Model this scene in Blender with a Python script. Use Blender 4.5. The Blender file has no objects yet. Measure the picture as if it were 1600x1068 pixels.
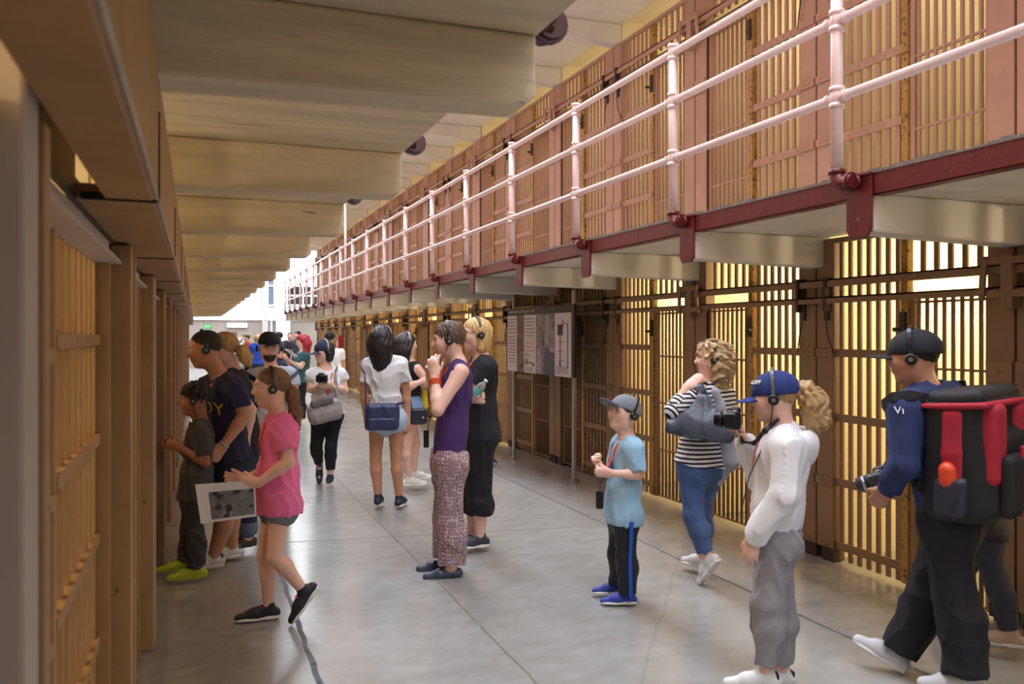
import bpy, bmesh, math, random
import numpy as np
from mathutils import Vector, Matrix

# ---------------------------------------------------------------- camera, world, lights, exposure
S = bpy.context.scene
COL = S.collection
F_PX, HORIZ, VPX, CAM_H = 1300.0, 522.0, 306.0, 1.6
TH = math.atan((800.0 - VPX) / F_PX)
CT, ST = math.cos(TH), math.sin(TH)

cam_d = bpy.data.cameras.new('camera')
cam = bpy.data.objects.new('camera', cam_d)
COL.objects.link(cam)
cam.location = (0, 0, CAM_H)
cam.rotation_euler = (math.pi / 2, 0, -TH)
cam_d.sensor_width = 36
cam_d.lens = 36 * F_PX / 1600
cam_d.shift_y = -(534 - HORIZ) / 1600
cam_d.clip_start = 0.05
cam_d.dof.use_dof = True
cam_d.dof.focus_distance = 6.5
cam_d.dof.aperture_fstop = 4.0
S.camera = cam

S.view_settings.view_transform = 'Standard'
S.view_settings.look = 'None'
S.view_settings.gamma = 1
S.view_settings.use_curve_mapping = False
S.view_settings.exposure = 0.0

world = bpy.data.worlds.new('world')
S.world = world
world.use_nodes = True
bg = world.node_tree.nodes['Background']
bg.inputs[0].default_value = (0.75, 0.85, 1.0, 1)
bg.inputs[1].default_value = 0.5


def area_light(name, loc, rot, sx, sy, power, col):
    d = bpy.data.lights.new(name, 'AREA')
    d.shape = 'RECTANGLE'
    d.size, d.size_y = sx, sy
    d.energy = power
    d.color = col
    o = bpy.data.objects.new(name, d)
    COL.objects.link(o)
    o.location = loc
    o.rotation_euler = rot
    return o


# daylight falling through the long roof skylight over the corridor, and through the roof of the open hall behind
area_light('skylight_daylight', (1.8, 13.5, 9.35), (0, 0, 0), 1.8, 36.0, 2900, (0.84, 0.91, 1.0))
area_light('end_hall_daylight', (3.0, 37.5, 9.0), (0, 0, 0), 11.0, 9.0, 2600, (0.93, 0.96, 1.0))
area_light('rear_hall_daylight', (2.2, -3.9, 3.9), (math.radians(78), 0, 0), 2.6, 2.4, 75, (0.95, 0.95, 1.0))
CELL_W, CELL_WU, CELL_WL = 52.0, 13.0, 22.0


# ---------------------------------------------------------------- materials
def lin(c):
    return tuple(((v / 255) / 12.92 if v <= 10 else ((v / 255 + 0.055) / 1.055) ** 2.4) for v in c) + (1,)


MATS = {}


def mat(name, rgb, rough=0.6, metal=0.0, var=0.12, scale=6.0, bump=0.0, bscale=None, second=None, thresh=None,
        emit=0.0, alpha=None, trans=0.0, sheen=0.0, stretch=None, obj=True):
    """painted / fabric / metal material with a noise variation; second = colour of worn patches above thresh"""
    if name in MATS:
        return MATS[name]
    m = bpy.data.materials.new(name)
    m.use_nodes = True
    nt = m.node_tree
    b = nt.nodes['Principled BSDF']
    b.inputs['Roughness'].default_value = rough
    b.inputs['Metallic'].default_value = metal
    if trans:
        b.inputs['Transmission Weight'].default_value = trans
    if sheen:
        b.inputs['Sheen Weight'].default_value = sheen
    c = lin(rgb)
    tc = nt.nodes.new('ShaderNodeTexCoord')
    mp = nt.nodes.new('ShaderNodeMapping')
    nt.links.new(tc.outputs['Object'], mp.inputs[0])
    if stretch:
        mp.inputs['Scale'].default_value = stretch
    nz = nt.nodes.new('ShaderNodeTexNoise')
    nz.inputs['Scale'].default_value = scale
    nz.inputs['Detail'].default_value = 5
    nz.inputs['Roughness'].default_value = 0.6
    nt.links.new(mp.outputs[0], nz.inputs['Vector'])
    rp = nt.nodes.new('ShaderNodeValToRGB')
    rp.color_ramp.elements[0].position = 0.3
    rp.color_ramp.elements[1].position = 0.7
    rp.color_ramp.elements[0].color = tuple(v * (1 - var) for v in c[:3]) + (1,)
    rp.color_ramp.elements[1].color = tuple(min(1, v * (1 + var)) for v in c[:3]) + (1,)
    nt.links.new(nz.outputs['Fac'], rp.inputs[0])
    out = rp.outputs[0]
    if second is not None:
        n2 = nt.nodes.new('ShaderNodeTexNoise')
        n2.inputs['Scale'].default_value = scale * 2.3
        n2.inputs['Detail'].default_value = 8
        nt.links.new(mp.outputs[0], n2.inputs['Vector'])
        r2 = nt.nodes.new('ShaderNodeValToRGB')
        t = thresh or 0.62
        r2.color_ramp.elements[0].position = t
        r2.color_ramp.elements[1].position = t + 0.03
        nt.links.new(n2.outputs['Fac'], r2.inputs[0])
        mx = nt.nodes.new('ShaderNodeMixRGB')
        mx.inputs[2].default_value = lin(second)
        nt.links.new(r2.outputs[0], mx.inputs[0])
        nt.links.new(out, mx.inputs[1])
        out = mx.outputs[0]
    nt.links.new(out, b.inputs['Base Color'])
    if bump:
        bp = nt.nodes.new('ShaderNodeBump')
        bp.inputs['Strength'].default_value = bump
        bp.inputs['Distance'].default_value = 0.01
        n3 = nt.nodes.new('ShaderNodeTexNoise')
        n3.inputs['Scale'].default_value = bscale or scale * 4
        n3.inputs['Detail'].default_value = 6
        nt.links.new(mp.outputs[0], n3.inputs['Vector'])
        nt.links.new(n3.outputs['Fac'], bp.inputs['Height'])
        nt.links.new(bp.outputs[0], b.inputs['Normal'])
    if emit:
        b.inputs['Emission Color'].default_value = c
        b.inputs['Emission Strength'].default_value = emit
    MATS[name] = m
    return m


# ---------------------------------------------------------------- mesh helpers
class MB:
    """collects boxes, bars and tubes into one mesh"""

    def __init__(self):
        self.bm = bmesh.new()
        self.smooth_from = None

    def box(self, x0, x1, y0, y1, z0, z1):
        v = [self.bm.verts.new(p) for p in ((x0, y0, z0), (x1, y0, z0), (x1, y1, z0), (x0, y1, z0),
                                            (x0, y0, z1), (x1, y0, z1), (x1, y1, z1), (x0, y1, z1))]
        for f in ((0, 3, 2, 1), (4, 5, 6, 7), (0, 1, 5, 4), (1, 2, 6, 5), (2, 3, 7, 6), (3, 0, 4, 7)):
            self.bm.faces.new([v[i] for i in f])
        return self

    def hexa(self, pts):
        v = [self.bm.verts.new(p) for p in pts]
        for f in ((0, 3, 2, 1), (4, 5, 6, 7), (0, 1, 5, 4), (1, 2, 6, 5), (2, 3, 7, 6), (3, 0, 4, 7)):
            self.bm.faces.new([v[i] for i in f])
        return self

    def prism(self, poly, axis, a, b):
        """extrude a 2-D polygon (list of 2-tuples) along axis 'x','y' or 'z' from a to b"""
        def P(p, t):
            return {'x': (t, p[0], p[1]), 'y': (p[0], t, p[1]), 'z': (p[0], p[1], t)}[axis]
        A = [self.bm.verts.new(P(p, a)) for p in poly]
        B = [self.bm.verts.new(P(p, b)) for p in poly]
        n = len(poly)
        self.bm.faces.new(A[::-1])
        self.bm.faces.new(B)
        for i in range(n):
            self.bm.faces.new((A[i], A[(i + 1) % n], B[(i + 1) % n], B[i]))
        return self

    def tube(self, pts, r, n=10, cap=True, closed=False):
        """tube along a polyline; r a number or one per point"""
        pts = [Vector(p) for p in pts]
        rr = r if isinstance(r, (list, tuple)) else [r] * len(pts)
        k = len(pts)
        rings = []
        prev = None
        for i, p in enumerate(pts):
            if closed:
                t = pts[(i + 1) % k] - pts[i - 1]
            else:
                t = pts[min(i + 1, k - 1)] - pts[max(i - 1, 0)]
            t.normalize()
            if prev is None:
                ref = Vector((0, 0, 1)) if abs(t.z) < 0.9 else Vector((1, 0, 0))
                prev = t.cross(ref).normalized()
            a = (prev - t * prev.dot(t)).normalized()
            prev = a
            b = t.cross(a)
            rings.append([self.bm.verts.new(p + (a * math.cos(2 * math.pi * j / n) + b * math.sin(2 * math.pi * j / n)) * rr[i])
                          for j in range(n)])
        for i in range(k if closed else k - 1):
            A, B = rings[i], rings[(i + 1) % k]
            for j in range(n):
                f = self.bm.faces.new((A[j], A[(j + 1) % n], B[(j + 1) % n], B[j]))
                f.smooth = True
        if cap and not closed:
            self.bm.faces.new(rings[0][::-1])
            self.bm.faces.new(rings[-1])
        return self

    def strip(self, pts, width_dirs, thick_dirs, w, t):
        """flat strap of width w and thickness t along a polyline"""
        rings = []
        for p, a, b in zip(pts, width_dirs, thick_dirs):
            p, a, b = Vector(p), Vector(a).normalized() * w / 2, Vector(b).normalized() * t / 2
            rings.append([self.bm.verts.new(q) for q in (p - a - b, p + a - b, p + a + b, p - a + b)])
        for A, B in zip(rings, rings[1:]):
            for j in range(4):
                f = self.bm.faces.new((A[j], A[(j + 1) % 4], B[(j + 1) % 4], B[j]))
        self.bm.faces.new(rings[0][::-1])
        self.bm.faces.new(rings[-1])
        return self

    def dome(self, c, r, axis, n=6):
        """rivet head: a low cone-like dome on a face with outward axis"""
        ax = Vector(axis).normalized()
        ref = Vector((0, 0, 1)) if abs(ax.z) < 0.9 else Vector((1, 0, 0))
        a = ax.cross(ref).normalized()
        b = ax.cross(a)
        c = Vector(c)
        r1 = [self.bm.verts.new(c + (a * math.cos(2 * math.pi * j / n) + b * math.sin(2 * math.pi * j / n)) * r) for j in range(n)]
        r2 = [self.bm.verts.new(c + ax * r * 0.45 + (a * math.cos(2 * math.pi * j / n) + b * math.sin(2 * math.pi * j / n)) * r * 0.6) for j in range(n)]
        for j in range(n):
            self.bm.faces.new((r1[j], r1[(j + 1) % n], r2[(j + 1) % n], r2[j]))
        self.bm.faces.new(r2)
        return self

    def sphere(self, c, r, u=12, v=8, sx=1, sy=1, sz=1):
        r0 = bmesh.ops.create_uvsphere(self.bm, u_segments=u, v_segments=v, radius=r)
        for q in r0['verts']:
            q.co = Vector((q.co.x * sx, q.co.y * sy, q.co.z * sz)) + Vector(c)
            for f in q.link_faces:
                f.smooth = True
        return self

    def mesh(self, name, bevel=0.0, seg=2):
        bmesh.ops.recalc_face_normals(self.bm, faces=self.bm.faces[:])
        if bevel:
            es = [e for e in self.bm.edges if len(e.link_faces) == 2 and e.calc_face_angle(0) > 0.5]
            bmesh.ops.bevel(self.bm, geom=es, offset=bevel, segments=seg, affect='EDGES', profile=0.5, clamp_overlap=True)
        me = bpy.data.meshes.new(name)
        self.bm.to_mesh(me)
        self.bm.free()
        return me

    def build(self, name, m, parent=None, loc=None, bevel=0.0, seg=2):
        return put(name, self.mesh(name, bevel, seg), m, parent, loc)


def put(name, me, m, parent=None, loc=None, rot=None):
    o = bpy.data.objects.new(name, me)
    COL.objects.link(o)
    if m is not None and not me.materials:
        me.materials.append(m)
    if parent is not None:
        o.parent = parent
    if loc is not None:
        o.location = loc
    if rot is not None:
        o.rotation_euler = rot
    return o


def thing(name, label, cat, loc=(0, 0, 0), rotz=0.0, group=None):
    o = bpy.data.objects.new(name, None)
    COL.objects.link(o)
    o.empty_display_size = 0.1
    o.location = loc
    o.rotation_euler = (0, 0, rotz)
    return tag(o, label, cat, group)


def tag(o, label, cat, group=None):
    o['label'] = label
    o['category'] = cat
    if group:
        o['group'] = group
    return o


def struct(o, label=None, cat=None):
    o['kind'] = 'structure'
    if label:
        o['label'] = label
    if cat:
        o['category'] = cat
    return o


def text_mesh(body, size, extrude=0.001, align='CENTER'):
    cu = bpy.data.curves.new('lettering', 'FONT')
    cu.body = body
    cu.size = size
    cu.extrude = extrude
    cu.align_x = align
    cu.align_y = 'CENTER'
    o = bpy.data.objects.new('lettering_tmp', cu)
    COL.objects.link(o)
    dg = bpy.context.evaluated_depsgraph_get()
    me = bpy.data.meshes.new_from_object(o.evaluated_get(dg))
    bpy.data.objects.remove(o)
    bpy.data.curves.remove(cu)
    return me


ORD = ['nearest', 'second', 'third', 'fourth', 'fifth', 'sixth', 'seventh', 'eighth', 'ninth', 'tenth', 'eleventh', 'twelfth',
       'thirteenth', 'fourteenth', 'fifteenth', 'sixteenth', 'seventeenth', 'eighteenth', 'nineteenth', 'twentieth', 'farthest']

# ---------------------------------------------------------------- the setting
PITCH = 1.55
XR, XRG = 4.2, 3.1                 # right cell fronts, right gallery edge
XL, XLG = -0.28, 0.853             # left cell bars, left gallery edge
YP0 = 3.25                         # a pillar line on the right
YEND = YP0 + 18 * PITCH            # both blocks end here
Z2, Z3 = 2.39, 4.98                # upper floors
BACK = -4.5

m_brown = mat('brown_shaded_cell_paint', (142, 112, 80), 0.55, var=0.1, scale=5, bump=0.15, bscale=30, second=(96, 70, 50), thresh=0.7)  # browner copy of the cell paint: lower-tier shade put into the colour
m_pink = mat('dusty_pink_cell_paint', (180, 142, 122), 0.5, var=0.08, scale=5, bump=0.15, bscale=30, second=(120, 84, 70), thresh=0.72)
m_tan = mat('tan_cell_paint', (176, 140, 96), 0.5, var=0.1, scale=5, bump=0.12, bscale=26, second=(120, 84, 48), thresh=0.7)
m_greycol = mat('grey_beige_cool_tone', (192, 180, 174), 0.5, var=0.06, scale=3, second=(70, 60, 58), thresh=0.76)
m_worn = mat('worn_yellow_steel', (168, 130, 62), 0.5, var=0.25, scale=14, second=(92, 62, 34), thresh=0.58)
m_dark = mat('dark_bare_steel', (66, 56, 48), 0.5, 0.3, var=0.25, scale=12)
m_cream = mat('cream_wall_paint', (240, 230, 196), 0.65, var=0.05, scale=2.5, bump=0.1, bscale=14)
m_white = mat('white_wall_paint', (232, 232, 230), 0.6, var=0.03, scale=2)
m_beige = mat('beige_end_wall_paint', (150, 138, 130), 0.7, var=0.05, scale=1.5)
m_soffit = mat('cream_concrete_paint', (224, 208, 178), 0.7, var=0.16, scale=3.0, bump=0.9, bscale=7, second=(158, 140, 112), thresh=0.7,
               stretch=(.45, 3.2, 3.2))
m_soffit2 = mat('white_concrete_paint', (222, 216, 206), 0.65, var=0.06, scale=3.0, bump=0.25, bscale=9, second=(176, 166, 152), thresh=0.72,
                stretch=(1, 3.0, 1))
m_red = mat('oxide_red_paint', (98, 22, 24), 0.4, var=0.15, scale=9, bump=0.2, bscale=30, second=(110, 108, 104), thresh=0.7)
m_oxid = mat('dark_oxide_paint', (74, 26, 24), 0.35, var=0.3, scale=8)
m_grey_edge = mat('bare_concrete_edge', (128, 124, 118), 0.8, var=0.3, scale=30, bump=0.5, bscale=60)
m_rail = mat('pale_pink_rail_paint', (232, 208, 206), 0.3, var=0.05, scale=10, second=(150, 110, 104), thresh=0.77)
m_cellin = m_cream
m_black = mat('black_gap', (14, 12, 11), 0.8, var=0.2)
m_steel = mat('brushed_steel', (176, 174, 170), 0.35, 0.8, var=0.08)


def floor_material():
    m = bpy.data.materials.new('polished_concrete')
    m.use_nodes = True
    nt = m.node_tree
    b = nt.nodes['Principled BSDF']
    tc = nt.nodes.new('ShaderNodeTexCoord')
    n1 = nt.nodes.new('ShaderNodeTexNoise')
    n1.inputs['Scale'].default_value = 1.3
    n1.inputs['Detail'].default_value = 7
    n1.inputs['Roughness'].default_value = 0.65
    n2 = nt.nodes.new('ShaderNodeTexNoise')
    n2.inputs['Scale'].default_value = 9
    n2.inputs['Detail'].default_value = 8
    mp = nt.nodes.new('ShaderNodeMapping')
    mp.inputs['Scale'].default_value = (0.7, 1.1, 1)
    nt.links.new(tc.outputs['Object'], mp.inputs[0])
    nt.links.new(tc.outputs['Object'], n1.inputs['Vector'])
    nt.links.new(mp.outputs[0], n2.inputs['Vector'])
    mx = nt.nodes.new('ShaderNodeMixRGB')
    mx.blend_type = 'MIX'
    mx.inputs[0].default_value = 0.45
    nt.links.new(n1.outputs['Fac'], mx.inputs[1])
    nt.links.new(n2.outputs['Fac'], mx.inputs[2])
    rp = nt.nodes.new('ShaderNodeValToRGB')
    e = rp.color_ramp.elements
    e[0].position, e[0].color = 0.25, lin((132, 129, 124))
    e[1].position, e[1].color = 0.75, lin((164, 163, 162))
    nt.links.new(mx.outputs[0], rp.inputs[0])
    # thin hairline cracks
    vo = nt.nodes.new('ShaderNodeTexVoronoi')
    vo.feature = 'DISTANCE_TO_EDGE'
    vo.voronoi_dimensions = '2D'
    vo.inputs['Scale'].default_value = 0.27
    wob = nt.nodes.new('ShaderNodeMixRGB')
    wob.blend_type = 'ADD'
    wob.inputs[0].default_value = 0.12
    nt.links.new(tc.outputs['Object'], wob.inputs[1])
    nt.links.new(n1.outputs['Color'], wob.inputs[2])
    nt.links.new(wob.outputs[0], vo.inputs['Vector'])
    cr = nt.nodes.new('ShaderNodeValToRGB')
    cr.color_ramp.elements[0].position, cr.color_ramp.elements[0].color = 0.0, (0.87, 0.87, 0.87, 1)
    cr.color_ramp.elements[1].position, cr.color_ramp.elements[1].color = 0.0022, (1, 1, 1, 1)
    nt.links.new(vo.outputs['Distance'], cr.inputs[0])
    ml = nt.nodes.new('ShaderNodeMixRGB')
    ml.blend_type = 'MULTIPLY'
    ml.inputs[0].default_value = 1
    nt.links.new(rp.outputs[0], ml.inputs[1])
    nt.links.new(cr.outputs[0], ml.inputs[2])
    nt.links.new(ml.outputs[0], b.inputs['Base Color'])
    rr = nt.nodes.new('ShaderNodeMapRange')
    rr.inputs['To Min'].default_value = 0.12
    rr.inputs['To Max'].default_value = 0.30
    nt.links.new(n1.outputs['Fac'], rr.inputs['Value'])
    nt.links.new(rr.outputs[0], b.inputs['Roughness'])
    bp = nt.nodes.new('ShaderNodeBump')
    bp.inputs['Strength'].default_value = 0.06
    bp.inputs['Distance'].default_value = 0.01
    nt.links.new(n2.outputs['Fac'], bp.inputs['Height'])
    nt.links.new(bp.outputs[0], b.inputs['Normal'])
    return m


struct(MB().box(-3.6, 7.4, BACK, 44, -0.2, 0).build('floor', floor_material()))
m_joint = mat('dark_joint_filler', (92, 96, 104), 0.6, var=0.25, scale=10, second=(60, 60, 62), thresh=0.6)
m_joint2 = mat('fine_joint_filler', (112, 108, 100), 0.7, var=0.2, scale=12)


def wob_strip(x, w, y0, y1, seed):
    rnd = random.Random(seed)
    mb = MB()
    pts = []
    y = y0
    while y <= y1:
        pts.append((x + rnd.uniform(-.006, .006), y, w * rnd.uniform(.75, 1.25)))
        y += 0.12 if y < 9 else 0.6
    for (a, ya, wa), (b, yb, wb) in zip(pts, pts[1:]):
        mb.hexa([(a - wa / 2, ya, -.001), (a + wa / 2, ya, -.001), (b + wb / 2, yb, -.001), (b - wb / 2, yb, -.001),
                 (a - wa / 2, ya, .0015), (a + wa / 2, ya, .0015), (b + wb / 2, yb, .0015), (b - wb / 2, yb, .0015)])
    return mb


struct(wob_strip(0.53, 0.026, 1.0, 30, 1).build('trim_1', m_joint))
struct(wob_strip(1.46, 0.010, 1.0, 30, 2).build('trim_2', m_joint2))
struct(wob_strip(3.22, 0.016, 1.0, 30, 3).build('trim_3', m_joint))
mb = MB()
for y0 in (2.6, 6.5, 10.4, 14.3, 18.2, 22.1):
    mb.hexa([(0.53, y0 + .12, -.001), (0.53, y0 + .128, -.001), (3.22, y0 - .262, -.001), (3.22, y0 - .27, -.001),
             (0.53, y0 + .12, .0014), (0.53, y0 + .128, .0014), (3.22, y0 - .262, .0014), (3.22, y0 - .27, .0014)])
struct(mb.build('trim_4', m_joint2))

# cell interiors: back wall, partitions, floors and ceilings of both blocks
mb = MB()
mb.box(6.9, 7.1, BACK, YEND, 0, 9.6)
for k in range(-4, 19):
    y = YP0 + k * PITCH
    mb.box(XR + .03, 6.9, y - .06, y + .06, 0, 7.6)
for z in (2.34, 4.93, 7.5):
    mb.box(XR - .02, 6.9, BACK, YEND, z, z + .1)
struct(mb.build('wall_right', m_cellin))
mb = MB()
mb.box(-3.2, -3.0, BACK, YEND, 0, 2.4)
LP = [1.19] + [3.03 + PITCH * k for k in range(0, 18)]       # left pillars (near face)
for y in [-1.7, -.15] + LP:
    mb.box(-3.0, XL - .06, y + .1, y + .2, 0, 2.4)
mb.box(-3.2, XL - .02, BACK, YEND, 2.4, 2.5)
struct(mb.build('wall_left', m_cellin))
# upper block faces that rise above the left gallery and above the right third tier
struct(MB().box(-.5, -.28, BACK, YEND, 2.5, 9.5).build('wall_left_upper', mat('upper_wall_paint', (206, 176, 160), .6)))
struct(MB().box(XR, XR + .12, BACK, YEND, Z3 + .05, 9.5).build('wall_right_upper', MATS['upper_wall_paint']))
mb = MB()
mb.box(-3.6, 0.3, BACK, YEND, 9.5, 9.7).box(3.6, 7.4, BACK, YEND, 9.5, 9.7).box(-8, 13, 43.9, 44.2, 9.5, 9.7)
struct(mb.build('ceiling', m_white))
struct(MB().box(-3.6, 7.4, BACK - .2, BACK, 0, 9.7).build('wall_back', m_beige))
# open hall beyond the blocks
struct(MB().box(-8, 13, 42, 42.2, 0, 2.28).build('wall_end', m_beige))
struct(MB().box(-8, 13, 41.9, 42.2, 2.28, 9.6).build('wall_end_upper', m_white))
struct(MB().box(-8.2, -8, YEND, 42.2, 0, 9.6).build('wall_hall_left', m_white))
struct(MB().box(13, 13.2, YEND, 42.2, 0, 9.6).build('wall_hall_right', m_white))
struct(MB().box(-8, -.3, YEND, YEND + .15, 0, 9.6).box(4.2, 13, YEND, YEND + .15, 0, 9.6).build('wall_block_ends', m_white))
struct(MB().box(-8, 13, YEND, 44, -.25, -.001).build('floor_hall', MATS.get('polished_concrete') or bpy.data.materials['polished_concrete']))


# ---------------------------------------------------------------- galleries (slabs, beams, red edge, rails)
def gallery(side, z, name, m, beams, ztop_red=True):
    """z: floor level of the walkway"""
    if side == 'right':
        x_in, x_out, s = XR + .02, XRG, -1
    else:
        x_in, x_out, s = XL, XLG, 1
    mb = MB()
    a, b = sorted((x_in, x_out))
    mb.box(a, b, BACK, YEND, z - .10, z)
    # rounded cove where slab meets the cell wall
    n = 5
    o = struct(mb.build('ceiling_' + name, m))
    bm = MB()
    w = .15
    for y in beams:
        zb_in, zb_out = (z - .315, z - .29)
        prof = []
        if side == 'right':
            prof = [(x_out + .0, z - .10), (x_out, zb_out), (x_in - .05, zb_in), (x_in, zb_in + .04), (x_in, z - .10)]
        else:
            prof = [(x_in, z - .10), (x_in, zb_in), (x_out - .03, zb_out), (x_out, zb_out + .03), (x_out, z - .10)]
        bm.prism(prof, 'y', y - w / 2, y + w / 2)
    o2 = struct(bm.build('beams_' + name, m, bevel=.012))
    if side == 'left':
        return
    ed = MB()
    e0, e1 = (x_out - .012, x_out + .012)
    ed.box(e0, e1, BACK, YEND, z - .105, z - .004)
    ed.box(min(x_out, x_out - s * .06), max(x_out, x_out - s * .06), BACK, YEND, z - .112, z - .100)
    struct(ed.build('trim_edge_' + name, m_red))
    # broken bare lip of the slab on top of the red edge
    rnd = random.Random(5 if side == 'right' else 6)
    lp = MB()
    y = BACK
    while y < YEND:
        L = rnd.uniform(.05, .22)
        lp.box(min(e0, e1) - .004, max(e0, e1) + .01, y, y + L, z - .004, z + rnd.uniform(.004, .02))
        y += L
    struct(lp.build('trim_lip_' + name, m_grey_edge))
    pl = MB()
    for y in beams:
        d = .014
        xo = x_out + s * .012
        poly = [(y - .085, z - .004), (y - .085, z - .27), (y - .06, z - .31), (y + .06, z - .31), (y + .085, z - .27), (y + .085, z - .004)]
        pl.prism(poly, 'x', min(xo, xo + s * d), max(xo, xo + s * d))
        # flange to the slab
        pl.box(min(xo, xo + s * .03), max(xo, xo + s * .03), y - .09, y + .09, z - .012, z + .002)
    struct(pl.build('trim_plates_' + name, m_red, bevel=.004, seg=1))


beams_r = [YP0 + k * PITCH for k in range(-2, 19)]
beams_l = [3.68 + k * PITCH for k in range(-3, 18)]
gallery('right', Z2, 'right_gallery', m_soffit2, beams_r)
gallery('right', Z3, 'right_upper_gallery', m_soffit2, beams_r)
gallery('left', 2.5, 'left_gallery', m_soffit, beams_l)


def railing(side, z, ys, label):
    s = -1 if side == 'right' else 1
    x = (XRG - .055) if side == 'right' else (XLG + .075)
    root = thing('gallery_railing', label, 'railing', (x, 0, z), 0, 'gallery railings')
    R = .031 if side == 'right' else .037
    hz = (.41, .80, 1.13)
    y0, y1 = ys[0] - .6, ys[-1]
    for h in hz:
        MB().tube([(0, y0, h), (0, y1 + .25, h)], .0235, 12).build('rail', m_rail, root)
    pm = MB().tube([(0, 0, .03), (0, 0, hz[-1])], R, 14).mesh('post')
    cms = []
    for h in hz:
        cm = MB()
        rr = R * 1.28
        for dz in (-.042, .042):
            cm.tube([(0, 0, h + dz - .012), (0, 0, h + dz + .012)], rr, 14)
        cm.tube([(0, 0, h - .05), (0, 0, h + .05)], R * 1.12, 14)
        if h < hz[-1]:
            for dy in (-.06, .06):
                cm.tube([(0, dy - .012, h), (0, dy + .012, h)], .031, 12)
        cms.append(cm.mesh('coupling'))
    em = MB()
    pts, n = [], 8
    rad = .06
    for i in range(n + 1):
        a = math.pi / 2 * i / n
        pts.append((0, -rad + rad * math.cos(a) * 1.0, .03 - rad * math.sin(a)))
    pts.append((0, -.12, -.03))
    em.tube(pts, R * 1.22, 14)
    em.tube([(0, 0, .02), (0, 0, .045)], R * 1.4, 14)
    em.tube([(0, -.085, -.03), (0, -.105, -.03)], R * 1.5, 14)
    em.tube([(0, -.115, -.03), (-s * .045, -.115, -.03)], R * .9, 12)
    em = em.mesh('elbow')
    for y in ys:
        p = put('post', pm, m_rail, root, (0, y, 0))
        for cm in cms:
            put('coupling', cm, m_rail, p)
        put('elbow', em, m_red if side == 'right' else m_oxid, p)
    return root


ys_r = [YP0 + .115 + k * PITCH for k in range(-1, 19)]
rr_ = railing('right', Z2, ys_r, 'pale pink pipe railing along the upper gallery on the right')
ys_l = [3.68 + .115 + k * PITCH for k in range(-1, 18)]
railing('left', 2.5, ys_l, 'pipe railing over the left gallery edge, seen by its dark elbows')
# tall thin rod standing up from the right railing and another farther on
tag(MB().tube([(XRG + .06, 18.9, Z2 + .0), (XRG + .06, 18.9, 4.62)], .028, 10).build('vertical_pipe', m_rail),
    'pale vertical pipe standing higher than the right gallery railing', 'pipe')


# ---------------------------------------------------------------- right cell fronts
def rivets(mb, x, y0, y1, z, n, r=.011):
    for i in range(n):
        y = y0 + (y1 - y0) * (i + .5) / n
        mb.dome((x, y, z), r, (-1, 0, 0))


CACHE = {}


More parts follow.
